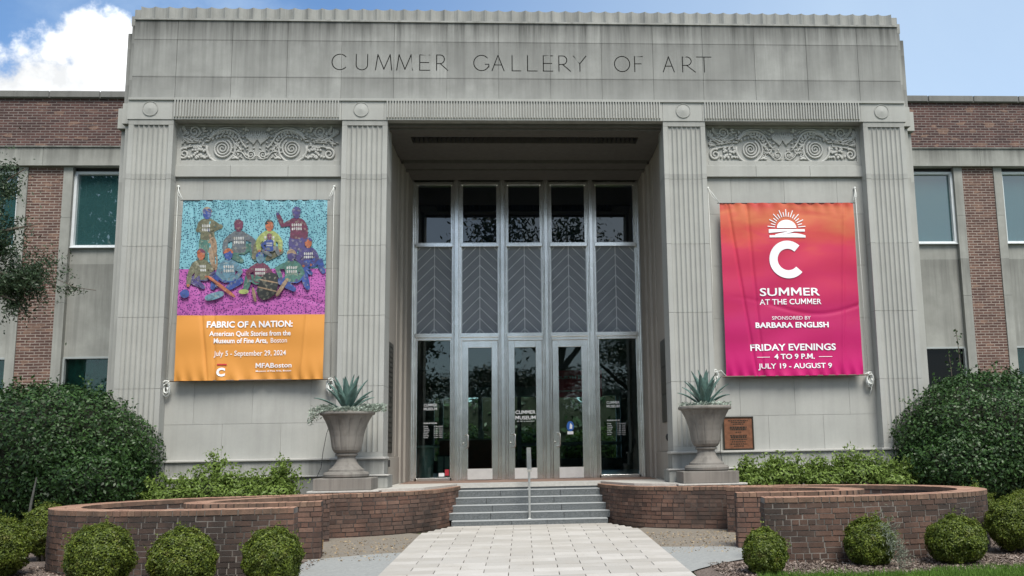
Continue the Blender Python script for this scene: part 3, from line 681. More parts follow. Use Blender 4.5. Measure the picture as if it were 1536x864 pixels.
for i, (a, b) in enumerate(bays):
    # transom light
    w = MB(); w.box(a, b, 23.09, 23.28, 4.985, 5.08); w.box(a, b, 23.09, 23.28, 6.52, 6.62)
    w.box(a, a + .035, 23.12, 23.28, 5.08, 6.52); w.box(b - .035, b, 23.12, 23.28, 5.08, 6.52)
    w.box(a - .02, b + .02, 23.05, 23.12, 4.975, 5.055)
    w = w.build('transom_window', M_steel, MUS, bev=.004); p = MB(); p.box(a + .035, b - .035, 23.19, 23.2, 5.08, 6.52); p.build('pane', M_glassup, w)
    # etched chevron panel
    c = MB(); c.box(a, b, 23.20, 23.24, 2.86, 4.985); c = c.build('chevron_panel', M_chev, MUS)
    l = MB(); cx = (a + b) / 2; hw = (b - a) / 2 - .012; l.box(cx - .009, cx + .009, 23.186, 23.20, 2.87, 4.98)
    for k in range(-2, 10):
        zc = 2.98 + k * .26
        for s in (-1, 1):
            # line from (0,zc) falling to (hw, zc-hw), clipped to the panel
            t0 = 0; t1 = hw
            if zc > 4.97: t0 = zc - 4.97
            if zc - t1 < 2.88: t1 = zc - 2.88
            if t1 - t0 < .03: continue
            p = Vector((cx + s * t0, 23.193, zc - t0)); q = Vector((cx + s * t1, 23.193, zc - t1)); d = (q - p); ln_ = d.length; d.normalize()
            l.obox((p + q) / 2, d * ln_ / 2, Vector((0, .006, 0)), Vector((-d.z, 0, d.x)) * .007)
    l.build('chevron_lines', plain('etched_line', (.60, .63, .66), .5, .2), c) if i == 0 else l.build('chevron_lines', MATS['etched_line'], c)
    e = MB(); e.box(a, a + .018, 23.17, 23.24, 2.87, 4.975); e.box(b - .018, b, 23.17, 23.24, 2.87, 4.975); e.build('panel_bead', M_steel2, c)
    tr = MB(); tr.box(a - .01, b + .01, 23.06, 23.28, 2.765, 2.865); tr.build('transom_bar', M_grille if False else M_steel, MUS, bev=.006)
    if i in (0, 4):
        s = MB(); s.box(a, b, 23.12, 23.28, 2.70, 2.765); s.box(a, a + .04, 23.12, 23.28, -.6, 2.70); s.box(b - .04, b, 23.12, 23.28, -.6, 2.70); s.box(a, b, 23.12, 23.28, -.6, -.53)
        s = s.build('sidelight', M_steel, MUS, bev=.005); p = MB(); p.box(a + .04, b - .04, 23.19, 23.2, -.53, 2.70); p = p.build('pane', M_glass, s)
        x0 = a + .20; z0 = 1.07
        items = [('CUMMER', x0, x0 + .31, z0 + .07, .062, 23.186, .012), ('MUSEUM', x0, x0 + .31, z0 - .02, .062, 23.186, .012), ('MUSEUM HOURS', x0, x0 + .31, z0 - .34, .03, 23.186, .03)]
        for k, (dy, tm) in enumerate((('Monday', 'Closed'), ('Tuesday', '11 am - 4 pm'), ('Wednesday', '11 am - 4 pm'), ('Thursday', '11 am - 4 pm'), ('Friday', '11 am - 9 pm'), ('Saturday', '11 am - 4 pm'), ('Sunday', '12 pm - 4 pm'))):
            items.append((dy, x0, x0 + (.10 + .012 * (len(dy) - 6)), z0 - .41 - k * .043, .022, 23.186, .015)); items.append((tm, x0 + .24, x0 + .44, z0 - .41 - k * .043, .022, 23.186, .015))
        text_mesh(items, 'lettering', M_white, s)
        if i == 0:
            st = MB(); st.box(b - .30, b - .17, 23.18, 23.186, -.50, -.42); st.build('sticker', M_white, s, label='small white sticker')
            st = MB(); st.box(b - .155, b - .06, 23.18, 23.186, -.48, -.34); st.build('sticker', plain('red_sticker', (.45, .03, .05), .5), s, label='small red sticker')
    else:
        # door leaf
        d = MB(); d.box(a, b, 23.13, 23.28, 2.69, 2.765)
        d.box(a + .012, a + .162, 23.15, 23.24, -.59, 2.68); d.box(b - .162, b - .012, 23.15, 23.24, -.59, 2.68); d.box(a + .162, b - .162, 23.15, 23.24, 2.52, 2.68); d.box(a + .162, b - .162, 23.17, 23.24, -.59, -.34)
        d.box(a - .001, a + .010, 23.12, 23.28, -.6, 2.69); d.box(b - .010, b + .001, 23.12, 23.28, -.6, 2.69)
        d = d.build('door', M_steel, MUS, bev=.005, label='steel framed glass door, ' + names[i] + ' bay')
        p = MB(); p.box(a + .162, b - .162, 23.19, 23.2, -.34, 2.52); p.build('glass_pane', M_glass, d)
        k = MB(); k.box(a + .150, b - .150, 23.138, 23.148, -.585, -.335); k.build('kick_plate', plain('kick_plate_steel', (.72, .72, .70), .55, .6, var=.05), d)
        hx = a + .085; hh = MB(); hh.tube([(hx, 23.15, .45), (hx + .06, 23.03, .46), (hx + .085, 23.02, .44), (hx + .085, 23.02, .17), (hx + .06, 23.03, .15), (hx, 23.15, .16)], .013, 8); hh.ell((hx - .03, 23.145, .25), (.022, .012, .022)); hh.build('handle', M_steel2, d, smooth=True)
        if i == 2:
            text_mesh([('CUMMER', a + .175, b - .18, .93, .085, 23.186, .014), ('MUSEUM', a + .175, b - .18, .80, .085, 23.186, .014), ('OF ART & GARDENS', a + .21, b - .21, .745, .02, 23.186, .01)], 'lettering', M_white, d)
        if i == 3:
            st = MB(); n = 24; st.yprism([(a + .42 + .085 * math.cos(2 * PI * k / n), .62 + .12 * math.sin(2 * PI * k / n)) for k in range(n)], 23.182, 23.187); st.build('sticker', plain('blue_sticker', (.02, .12, .45), .5), d, label='blue oval sticker')
            st = MB(); st.box(a + .35, a + .49, 23.18, 23.184, .43, .50); st.yprism([(a + .40, .56), (a + .46, .56), (a + .47, .64), (a + .42, .70), (a + .41, .64)], 23.176, 23.18); st.build('sticker', M_white, d, label='small white label under the blue sticker')
# donor plaques on the reveals
for s in (-1, 1):
    pq = thing('donor_plaque', 'tall dark plaque of small tiles on the left side wall of the entrance recess' if s < 0 else 'tall smooth dark plaque on the right side wall of the entrance recess', 'plaque', (s * 2.89, 20.4, .1), 'plaques in the entrance recess')
    q = MB(); z0, z1 = (.06, 2.35) if s < 0 else (.60, 2.35); a, b = sorted((s * 2.90, s * 2.88)); q.box(a, b, 20.0, 20.85, z0, z1); q.build('plate', M_bronzed, pq)
    t = MB(); nz_ = 22 if s < 0 else 3; ny = 5 if s < 0 else 1
    for i in range(nz_):
        for j in range(ny):
            a, b = sorted((s * 2.88, s * 2.873)); hz_ = (z1 - z0) / nz_; wy = .85 / ny
            if random.random() < .93: t.box(a, b, 20.0 + j * wy + .02, 20.0 + (j + 1) * wy - .02, z0 + i * hz_ + .02, z0 + (i + 1) * hz_ - .02)
    t.build('name_tile', plain('tile_bronze', (.07, .066, .055), .5, .4), pq)
q = MB(); q.box(-2.865, -2.83, 20.1, 20.2, -.22, -.08); o = q.build('card_reader', M_cable, bev=.008); tag(o, 'small black card reader low on the left side of the entrance', 'card reader')
q = MB(); q.lathe([(.0, 0), (.075, 0), (.07, .03), (.03, .05), (0, .05)], 0, 0, 20)
q.v = [(2.898 - z, 20.2 + x, .28 + y) for x, y, z in q.v]; o = q.build('door_bell', M_cable); tag(o, 'round black bell on the right side of the entrance', 'bell')

# ------------------------------------------------------------------ lobby seen through the doors
rm = MB(); rm.box(-6.2, -6, 23.3, 34.2, -.7, 3.2); rm.box(6, 6.2, 23.3, 34.2, -.7, 3.2); rm.box(-6.2, 6.2, 23.32, 34.2, 2.9, 3.1)
rm.box(-6.2, -2.8, 23.3, 23.5, -.7, 7); rm.box(2.8, 6.2, 23.3, 23.5, -.7, 7); rm.box(-2.9, 2.9, 25.6, 25.8, 3.0, 7); rm.box(-3, -2.9, 23.3, 25.8, 3, 7); rm.box(2.9, 3, 23.3, 25.8, 3, 7); rm.box(-6.2, 6.2, 24.3, 34.2, 6.9, 7.2)
rm.box(-6.2, 6.2, 34, 34.2, 2.25, 3.2); rm.box(-6.2, -3.2, 34, 34.2, -.6, 2.3); rm.box(3.3, 6.2, 34, 34.2, -.6, 2.3); rm.box(-6.2, 6.2, 33.9, 34.1, -.7, -.2)
rm.build('lobby_wall', plain('lobby_wall_paint', (.30, .30, .28), .8), MUS)
o = MB(); o.box(-6.2, 6.2, 23.3, 36, -.7, -.604); o = o.build('lobby_floor', plain('lobby_floor_stone', (.28, .26, .23), .3)); tag(o, kind='structure')
bf = MB()
for x in (-2.95, -1.6, -.25, .85, 2.1, 3.2): bf.box(x - .07, x + .07, 33.85, 34.0, -.2, 2.3)
bf.box(-3.3, 3.3, 33.8, 33.98, 1.95, 2.3); bf.box(-3.3, 3.3, 33.86, 33.98, .25, .36)
bf.build('garden_window_frame', plain('pale_green_frame', (.75, .80, .76), .6), MUS)
dk = thing('reception_desk', 'dark brown reception desk behind the left glass door', 'desk', (-1.3, 27, -.6))
d = MB(); d.box(-2.4, -.65, 26.8, 27.5, -.6, .38); d.build('desk_body', plain('dark_wood', (.26, .075, .05), .4), dk); d = MB(); d.box(-2.45, -.6, 26.75, 27.55, .38, .42); d.build('desk_top', plain('desk_top_wood', (.45, .38, .32), .3), dk)
d = MB(); d.box(-1.35, -1.2, 26.95, 27.1, .42, .62); o = d.build('desk_sign', M_white); tag(o, 'small white sign standing on the reception desk', 'sign')
pd_ = thing('round_pedestal', 'white round pedestal inside the far left window', 'pedestal', (-2.45, 24.3, -.6))
d = MB(); d.lathe([(.17, -.60), (.17, .18), (0, .18)], -2.5, 24.3, 24); d.build('shaft', plain('white_enamel', (.6, .68, .66), .4), pd_, smooth=False); d = MB(); d.lathe([(0, .18), (.33, .18), (.34, .22), (.05, .25), (0, .25)], -2.5, 24.3, 24); d.build('top', plain('white_enamel_top', (.6, .68, .66), .4), pd_)
cb_ = thing('display_cabinet', 'low dark cabinet with pale doors inside the far left window', 'cabinet', (-2.0, 24.7, -.6))
d = MB(); d.box(-2.25, -1.72, 24.5, 25.1, -.6, .0); d.build('carcass', M_grille, cb_)
for k in range(2): d = MB(); d.box(-2.24 + k * .17, -2.10 + k * .17, 24.47, 24.498, -.56, -.04); d.build('cabinet_door', plain('pale_panel', (.35, .38, .36), .5), cb_)
sg = thing('hanging_sign', 'dark red hanging sign with white letters behind the right glass door', 'sign', (1.35, 25.2, 1.9))
d = MB(); d.box(.60, 1.95, 25.2, 25.23, 1.42, 2.12); d.build('board', plain('dark_red_board', (.55, .02, .06), .6), sg)
text_mesh([('FOURTH FRIDAYS', .68, 1.90, 1.90, .08, 25.19, .03), ('CUMMER MUSEUM', .80, 1.75, 1.56, .05, 25.19, .015)], 'lettering', M_white, sg)
d = MB()
for x in (.75, 1.8): d.tube([(x, 25.215, 2.12), (x, 25.215, 2.9)], .008, 5)
d.build('hanger', M_grille, sg)
# ------------------------------------------------------------------ wings
YW = 22.6
for s in (-1, 1):
    w = MB(); a, b = sorted((s * 8.0, s * 22)); w.box(a, b, YW, YW + .4, 7.28, 8.52); w.build('parapet_wall', M_wingbrick, MUS)
    w = MB(); w.box(a, b, YW + .45, 36, -1.45, 8.4); w.build('wing_mass', M_dark, MUS)
    c = MB(); step = 1.165; xx = s * 10.03
    edges = sorted([s * 8.0] + [s * (8.9 + k * step) for k in range(11)])
    M_cop = stone('coping_stone_%d' % (s + 1), (.20, .20, .19), .6, None, .1, .7)
    for p, q in zip(edges[:-1], edges[1:]): c.box(p + .012, q - .012, YW - .08, YW + .5, 8.515, 8.67)
    c.box(a, b, YW - .05, YW + .5, 8.50, 8.65); c.build('coping', M_cop, MUS, bev=.01)
    l = MB(); ed = sorted([s * 8.0, s * 9.0, s * 11.25, s * 13.4, s * 15.6, s * 18, s * 22])
    for p, q in zip(ed[:-1], ed[1:]): l.box(p + .003, q - .003, YW - .12, YW + .45, 6.83, 7.27)
    l.box(a, b, YW - .15, YW + .4, 7.27, 7.30); l.build('lintel_band', M_wingst, MUS)
    # repeating bay: window column, stone strip, brick pier, stone strip
    P0 = 10.80; per = 3.06
    for k in range(-1, 4):
        wl = P0 + .23 * 0 + (k) * per          # inner (towards portico) edge of brick pier k
        # stone strips flank the brick pier
        if k >= 0:
            q = MB(); a1, b1 = sorted((s * wl, s * (wl + .80))); q.box(a1, b1, YW, YW + .4, -1.45, 6.83); q.build('brick_pier', M_pierbrick, MUS)
            q = MB()
            for (e0, e1) in ((wl - .215, wl - .003), (wl + .803, wl + 1.01)):
                a1, b1 = sorted((s * e0, s * e1)); 
                for z0, z1 in ((-1.45, 1.2), (1.2, 3.6), (3.6, 5.6), (5.6, 6.828)): q.box(a1, b1, YW - .03, YW + .4, z0 + .003, z1 - .003)
            q.build('window_surround', M_wingst, MUS)
        # window bay just outside pier k
        w0 = wl + 1.01 if k >= 0 else 8.1; w1 = w0 + 1.83 if k >= 0 else P0 - .215
        a1, b1 = sorted((s * w0, s * w1))
        q = MB(); q.box(a1, b1, YW + .10, YW + .4, 2.36, 4.90); q.build('spandrel', M_wingst, MUS); q = MB(); q.box(a1, b1, YW + .10, YW + .4, -1.45, -.5); q.build('spandrel', M_wingst, MUS)
        for (z0, z1, mt) in ((4.90, 6.74, M_winglass), (-.5, 2.36, M_winglass2)):
            f = MB(); t = .065 if z0 > 0 else .045; f.box(a1, b1, YW + .06, YW + .3, z0, z0 + t); f.box(a1, b1, YW + .08, YW + .3, z1 - t, z1); f.box(a1, a1 + t, YW + .06, YW + .3, z0 + t, z1 - t); f.box(b1 - t, b1, YW + .06, YW + .3, z0 + t, z1 - t)
            if z0 > 0: f.box(a1 - .0, b1, YW + .02, YW + .06, z0 - .01, z0 + .02)
            f = f.build('window', M_alu if z0 > 0 else M_alu2, MUS, bev=.006); p = MB(); p.box(a1 + t, b1 - t, YW + .16, YW + .17, z0 + t, z1 - t); p.build('pane', M_blackglass if (s > 0 and k == -1 and z0 < 0) else mt, f)
        h = MB(); h.box(a1, b1, YW + .12, YW + .4, 6.74, 6.83); h.build('window_head', M_grille, MUS)
        cu_ = MB()
        if not (s > 0 and k == -1):
            n = 26; pts = []
            for i in range(n + 1):
                pts.append((a1 + .02 + (b1 - a1 - .04) * i / n, YW + .30 + (.03 if i % 2 else -.03)))
            for lo, hi in (((0, 12), (16, 27)) if k == -1 else ((0, 14), (14, 27))):
                for i in range(lo, min(hi, n)): cu_.add([(pts[i][0], pts[i][1], -.4), (pts[i + 1][0], pts[i + 1][1], -.4), (pts[i + 1][0], pts[i + 1][1], 2.34), (pts[i][0], pts[i][1], 2.34)], [(0, 1, 2, 3)])
            cu_.build('curtain', plain('green_curtain', (.26, .50, .46), .9), MUS)

# ------------------------------------------------------------------ curved garden walls
def catmull(ps, step=.05):
    out = []
    for i in range(len(ps) - 1):
        p0 = Vector(ps[max(i - 1, 0)]); p1 = Vector(ps[i]); p2 = Vector(ps[i + 1]); p3 = Vector(ps[min(i + 2, len(ps) - 1)])
        n = max(2, int((p2 - p1).length / step))
        for k in range(n):
            t = k / n; out.append(.5 * ((2 * p1) + (-p0 + p2) * t + (2 * p0 - 5 * p1 + 4 * p2 - p3) * t * t + (-p0 + 3 * p1 - 3 * p2 + p3) * t ** 3))
    out.append(Vector(ps[-1])); return out
class Path:
    def __init__(s, pts):
        s.p = pts; s.s = [0]
        for a, b in zip(pts[:-1], pts[1:]): s.s.append(s.s[-1] + (b - a).length)
        s.len = s.s[-1]; s.i = 0
    def at(s, d):
        d = max(0, min(s.len - 1e-6, d)); i = int(np.searchsorted(s.s, d, 'right')) - 1; i = max(0, min(i, len(s.p) - 2))
        t = (d - s.s[i]) / (s.s[i + 1] - s.s[i]); p = s.p[i].lerp(s.p[i + 1], t); tt = (s.p[i + 1] - s.p[i]).normalized(); return p, tt
def offset(pts, d):
    out = []
    for i, p in enumerate(pts):
        t = (pts[min(i + 1, len(pts) - 1)] - pts[max(i - 1, 0)]).normalized(); out.append(p + Vector((t.y, -t.x)) * d)
    return out
CRS = .0735; ZT = -.645
def brick_wall(mb_b, mb_c, mb_m, ctr, th, zbot, zt=ZT, ends=(True, True), cap=True):
    """real bricks on both faces of a wall that follows the centre line, with a rowlock capping course"""
    h = th / 2
    core = offset(ctr, h - .007), offset(ctr, -(h - .007))
    n = len(ctr)
    vs = [(p.x, p.y, zbot) for p in core[0]] + [(p.x, p.y, zbot) for p in core[1]] + [(p.x, p.y, zt - .012) for p in core[0]] + [(p.x, p.y, zt - .012) for p in core[1]]
    fs = [(i, i + 1, 2 * n + i + 1, 2 * n + i) for i in range(n - 1)] + [(n + i + 1, n + i, 3 * n + i, 3 * n + i + 1) for i in range(n - 1)] + [(2 * n + i, 2 * n + i + 1, 3 * n + i + 1, 3 * n + i) for i in range(n - 1)] + [(0, 2 * n, 3 * n, n), (n - 1, 2 * n - 1, 4 * n - 1, 3 * n - 1)]
    mb_m.add(vs, fs)
    ncr = int((zt - zbot) / CRS) + 1
    for side in (1, -1):
        P = Path(offset(ctr, side * (h - .05)))
        for k in range(1, ncr):
            z = zt - (k + .5) * CRS
            if z < zbot - CRS: break
            hdr = (k % 6 == 4)
            bl = .112 if hdr else .225; d = -random.uniform(0, bl) if not (k % 2) else -bl * .5
            while d < P.len:
                l = bl * random.uniform(.93, 1.04) * (.5 if (not hdr and random.random() < .07) else 1)
                a = max(d, 0); b = min(d + l, P.len)
                if b - a > .03:
                    p, t = P.at((a + b) / 2); nr = Vector((t.y, -t.x)) * side
                    j = random.uniform(-.006, .005)
                    g_ = .0066
                    mb_b.obox((p.x + nr.x * j, p.y + nr.y * j, z + random.uniform(-.0015, .0015)), Vector((t.x, t.y, random.uniform(-.022, .022))) * ((b - a) / 2 - g_ * random.uniform(.8, 1.5)), Vector((nr.x, nr.y, 0)) * .05, Vector((0, 0, CRS / 2 - .0058)))
                d += l
    for e, on in ((0, ends[0]), (1, ends[1])):     # brick faces on the free ends
        if not on: continue
        p = ctr[0] if e == 0 else ctr[-1]; t = ((ctr[1] - ctr[0]) if e == 0 else (ctr[-1] - ctr[-2])).normalized(); out = -t if e == 0 else t; nr = Vector((t.y, -t.x))
        for k in range(1, ncr):
            z = zt - (k + .5) * CRS
            for (c, w) in (((-.25, .25), (.25, .25)) if k % 2 else ((-.375, .125), (0, .25), (.375, .125))):
                q = p + nr * (c * th) + out * (-.03)
                mb_b.obox((q.x, q.y, z), Vector((nr.x, nr.y, 0)) * (w * th - .006), Vector((out.x, out.y, 0)) * .036, Vector((0, 0, CRS / 2 - .0058)))
    if cap:
        P = Path(ctr); d = 0
        while d < P.len:
            l = random.choice((.098, .10, .104)) if random.random() < .8 else .2
            a, b = d, min(d + l, P.len)
            if b - a > .02:
                p, t = P.at((a + b) / 2); nr = Vector((t.y, -t.x)); j = random.uniform(-.003, .003)
                for sd in (1, -1):
                    q = p + nr * sd * (th / 4 + .004)
                    mb_c.obox((q.x, q.y, zt - CRS / 2 + random.uniform(-.002, .002)), Vector((t.x, t.y, 0)) * ((b - a) / 2 - .004), Vector((nr.x, nr.y, 0)) * (th / 4 - .001 + .003), Vector((0, 0, CRS / 2 - .004)))
            d += l
A_PTS = [(1.63, 20.7), (1.68, 20.1), (1.80, 19.4), (2.0, 18.75), (2.35, 18.2), (2.9, 17.85), (3.6, 17.65), (4.5, 17.5), (5.5, 17.15), (6.25, 16.5), (6.7, 15.6), (6.72, 14.75), (6.35, 14.0), (5.65, 13.5), (4.8, 13.26), (4.0, 13.2), (3.13, 13.28)]
C_PTS = [(3.10, 14.84), (4.0, 14.74), (4.65, 14.78), (5.0, 15.1), (5.02, 15.6), (4.7, 16.2), (4.1, 16.75), (3.5, 17.15)]
WALLS = {}
for s in (-1, 1):
    t = thing('curved_garden_wall', ('curved red brick wall sweeping left from the steps, small floodlight at its inner pillar' if s < 0 else 'curved red brick wall sweeping right from the steps towards the grass'), 'brick wall', (s * 3, 16, -1.45), 'curved brick garden walls')
    WALLS[s] = t
    sh = lambda x: s * x; A = catmull([(sh(x), y) for x, y in A_PTS]); C = catmull([(sh(x), y) for x, y in C_PTS])
    cutk = min(range(len(A)), key=lambda i: (A[i] - Vector((s * 5.0, 17.35))).length)
    b, c, m_ = MB(), MB(), MB(); brick_wall(b, c, m_, A[:cutk + 1], .40, -1.45, ends=(False, False)); 
    b.build('red_brickwork', M_brickA, t); c1 = c; m_.build('mortar', M_mortar, t)
    b, c, m_ = MB(), c1, MB(); brick_wall(b, c, m_, A[cutk:], .40, -1.62, ends=(False, True)); b.build('weathered_brickwork', M_brickB, t, label='dark weathered brickwork of the outer loop')
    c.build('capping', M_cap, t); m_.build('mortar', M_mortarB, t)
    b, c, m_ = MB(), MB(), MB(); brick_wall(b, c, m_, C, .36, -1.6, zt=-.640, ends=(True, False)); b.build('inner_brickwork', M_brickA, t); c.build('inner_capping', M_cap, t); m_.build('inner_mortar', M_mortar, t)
    # low brick stub in front of the sweep
    b, c, m_ = MB(), MB(), MB(); st_ = [Vector((s * 3.62, 16.86)), Vector((s * 3.9, 16.82)), Vector((s * 4.2, 16.78))]; brick_wall(b, c, m_, st_, .2, -1.45, zt=-.93, ends=(True, False), cap=True)
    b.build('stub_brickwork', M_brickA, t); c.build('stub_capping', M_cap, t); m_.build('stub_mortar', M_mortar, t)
# soil of the raised beds
for s in (-1, 1):
    bd = MB(); bed_ = [(2.62, 18.9), (2.7, 18.32), (3.1, 18.02), (3.8, 17.84), (4.6, 17.7), (5.6, 17.38), (6.3, 16.8), (7.0, 15.9), (7.1, 17.5), (7.4, 19.1)]
    pts = [(s * x, y) for x, y in bed_]
    if s < 0: pts = pts
    bd.vprism(pts, -1.4, -.71); o = bd.build('planting_bed', M_mulch); tag(o, kind='structure')
fl = thing('floodlight', 'small white floodlight at the foot of the left brick pillar', 'floodlight', (-3.3, 14.9, -1.47))
q = MB(); q.vprism([(-3.27, 15.0), (-3.19, 14.96), (-3.14, 15.05), (-3.2, 15.15), (-3.27, 15.12)], -1.37, -1.20); q.build('housing', plain('white_plastic', (.6, .6, .57), .5), fl, bev=.01)
q = MB(); q.box(-3.16, -3.12, 15.0, 15.08, -1.36, -1.22); q.build('lens', plain('amber_lens', (.5, .28, .05), .3), fl); q = MB(); q.tube([(-3.22, 15.06, -1.48), (-3.22, 15.06, -1.36)], .018, 8); q.build('stake', M_grille, fl)

# ------------------------------------------------------------------ handrail
hr = thing('handrail', 'slim steel handrail standing in the middle of the steps', 'handrail', (0, 20, -.7))
HX = -.005
q = MB(); q.obox((HX, 20.1, -.115), (.045, 0, 0), Vector((0, .86, .22)), Vector((0, -.005, .02))); q.build('rail', M_steel2, hr, bev=.006)
for (y, z0, z1) in ((19.42, -1.275, -.33), (20.62, -.74, 0.0)):
    q = MB(); q.box(HX - .02, HX + .02, y - .02, y + .02, z0, z1); q.box(HX - .035, HX + .035, y - .035, y + .035, z0, z0 + .02); q.build('post', M_steel2, hr, bev=.004)

# ------------------------------------------------------------------ urns with agaves
PROF = [(.30, -.02), (.0, -.02)]
def urn(cx, cy, label, plabel, seed, trail):
    random.seed(seed)
    t = thing('stone_urn', label, 'urn', (cx, cy, -.63), 'stone urns beside the entrance')
    b = MB(); b.box(cx - .52, cx + .52, cy - .42, cy + .42, -.605, -.385); b.build('block', M_urn, t, bev=.012)
    b = MB(); b.vprism([(cx - .62, cy - .45), (cx + .66, cy - .48), (cx + .72, cy + .4), (cx - .62, cy + .4)], -.64, -.606); b.build('slab', M_plat, t, bev=.008)
    f = MB(); prof = [(0, -.385), (.385, -.385), (.41, -.36), (.415, -.32), (.395, -.285), (.33, -.27), (.325, -.235), (.30, -.225), (.24, -.17), (.19, -.10), (.165, -.03), (.165, .01), (.20, .02), (.205, .045), (.19, .06), (0, .06)]
    f.lathe(prof, cx, cy, 48); f.build('foot', M_urn, t, smooth=False)
    def mod(r, z, a):
        k = max(0, min(1, (z - .04) / .12)) * max(0, min(1, (.74 - z) / .06)); w = abs(math.cos(6 * a)); return 1 - .045 * k * (1 - w ** .5)
    bp = [(0, .05), (.15, .05), (.22, .075), (.255, .12), (.275, .18), (.29, .27), (.305, .37), (.33, .47), (.365, .57), (.405, .66), (.44, .72), (.455, .755), (.495, .765), (.507, .785), (.505, .815), (.48, .83), (.44, .83), (.42, .79), (0, .77)]
    bw = MB(); bw.lathe(bp, cx, cy, 96, mod); bw.build('bowl', M_urn, t, smooth=False)
    a = thing('agave', plabel, 'plant', (cx, cy, .8), 'agaves in the urns')
    lv = MB(); n = 20
    for i in range(n):
        az_ = i * 2.39996 + random.uniform(-.2, .2); tilt = .08 + 1.0 * (i / n) ** 1.1 + random.uniform(-.05, .05); ln = random.uniform(.70, .82) * (1 - .22 * (i / n))
        w = .075 if i < 12 else .05; pts = []; m_ = 9
        p = Vector((cx + .03 * math.cos(az_), cy + .03 * math.sin(az_), .78)); el_ = PI / 2 - tilt
        out = Vector((math.cos(az_), math.sin(az_), 0)); side = Vector((-math.sin(az_), math.cos(az_), 0))
        vs = []
        for k in range(m_ + 1):
            tt = k / m_; ww = w * (math.sin(PI * min(1, (.18 + .82 * tt))) ** .75 if tt < .98 else .02) + .001
            dirv = out * math.cos(el_) + Vector((0, 0, 1)) * math.sin(el_)
            up = dirv.cross(side); up = up if up.z > 0 else -up
            vs += [tuple(p - side * ww + up * ww * .5), tuple(p), tuple(p + side * ww + up * ww * .5)]
            el_ -= (.35 * tt * (.3 + i / n)) * .35; p = p + dirv * ln / m_
        fs = []
        for k in range(m_): 
            for c in (0, 1): fs.append((k * 3 + c, k * 3 + c + 1, k * 3 + c + 4, k * 3 + c + 3))
        lv.add(vs, fs)
    o = lv.build('leaves', M_agave, a, smooth=True); sm = o.modifiers.new('thick', 'SOLIDIFY'); sm.thickness = .012
    d = MB()
    for i in range(1500 if trail else 500):
        az_ = random.uniform(0, 2 * PI)
        if trail:
            az_ = random.choice((PI + random.gauss(0, .35), random.gauss(0, .4), -PI / 2 + random.gauss(0, .9))); 
        rr = random.uniform(.2, .50) if not trail else random.uniform(.25, .72)
        ext = trail and abs(math.cos(az_)) > .8
        if rr > .52 and not ext: rr = .5
        z = .83 + random.uniform(-.01, .13 if ext else .07) - (max(0, rr - .52) * 1.5 * random.random() if math.cos(az_) < 0 else 0)
        c = Vector((cx + rr * math.cos(az_), cy + rr * math.sin(az_), z)); n_ = Vector((random.gauss(0, 1), random.gauss(0, 1), random.gauss(0, 1) + .6)).normalized(); a1 = n_.orthogonal().normalized(); b1 = n_.cross(a1); L_ = random.uniform(.02, .045)
        d.add([tuple(c - a1 * L_), tuple(c - b1 * L_ * .4), tuple(c + a1 * L_), tuple(c + b1 * L_ * .4)], [(0, 1, 2, 3)])
    o = d.build('silver_foliage', M_dusty); tag(o, 'silvery trailing foliage spilling over the rim of the left urn' if trail else 'thin pale foliage around the base of the right agave', 'plant')
    random.seed(seed + 1)
urn(-3.385, 18.37, 'weathered grey stone urn left of the steps, silver plants over its rim', 'blue green agave in the left urn', 3, True)
urn(3.34, 18.37, 'weathered grey stone urn right of the steps, beside the bronze plaque', 'blue green agave in the right urn', 9, False)
# ------------------------------------------------------------------ bronze plaque
pq = thing('bronze_plaque', 'square brown bronze plaque on the wall right of the right urn', 'plaque', (4.19, 19.39, .02))
q = MB(); q.box(3.90, 4.49, 19.365, 19.40, .01, .64); q.build('plate', M_bronze, pq)
q = MB()
for (a, b, c, d_) in ((3.885, 4.505, -.005, .02), (3.885, 4.505, .63, .655), (3.885, 3.91, .02, .63), (4.48, 4.505, .02, .63)): q.box(a, b, 19.35, 19.40, c, d_)
q.build('frame', M_bronzed, pq)
q = MB(); rows = [(.575, .20), (.54, .14), (.505, .11), (.44, .17, 2), (.40, .16, 2), (.345, .06), (.28, .17), (.245, .16, 1), (.20, .17), (.155, .14), (.11, .17), (.07, .10)]
for r_ in rows:
    x = 4.195 - r_[1]
    while x < 4.195 + r_[1]:
        w = random.uniform(.02, .05); hh = .009 * (1.8 if len(r_) > 2 else 1); q.box(x, min(x + w, 4.195 + r_[1]), 19.36, 19.366, r_[0] - hh, r_[0] + hh); x += w + .012
q.build('raised_lettering', M_bronzed, pq)

# ------------------------------------------------------------------ banners
def ripple(x0, x1, z0, z1, ph):
    def f(x, z):
        u = (x - x0) / (x1 - x0); v = (z - z0) / (z1 - z0)
        y = .014 * math.sin(2.2 * PI * u + ph + 1.1 * v) * (1 - v) + .006 * math.sin(9 * u + 6 * v + ph * 2)
        y += .012 * math.exp(-((u - .06 - .16 * (1 - v)) / .010) ** 2) + .010 * math.exp(-((u - .20 - .07 * (1 - v)) / .011) ** 2) - .009 * math.exp(-((u - .93 + .08 * (1 - v)) / .012) ** 2) + .007 * math.exp(-((v - .40 - .05 * math.sin(5 * u + ph)) / .010) ** 2) * min(1, 2 * u)
        y += .006 * math.sin(70 * u + 25 * v + 2 * math.sin(7 * u)) * (1.6 * math.exp(-v / .035) + 1.3 * math.exp(-(1 - v) / .03))
        y += .003 * math.sin(30 * v + 3 * math.sin(4 * u + ph))
        return y * 2.0
    return f
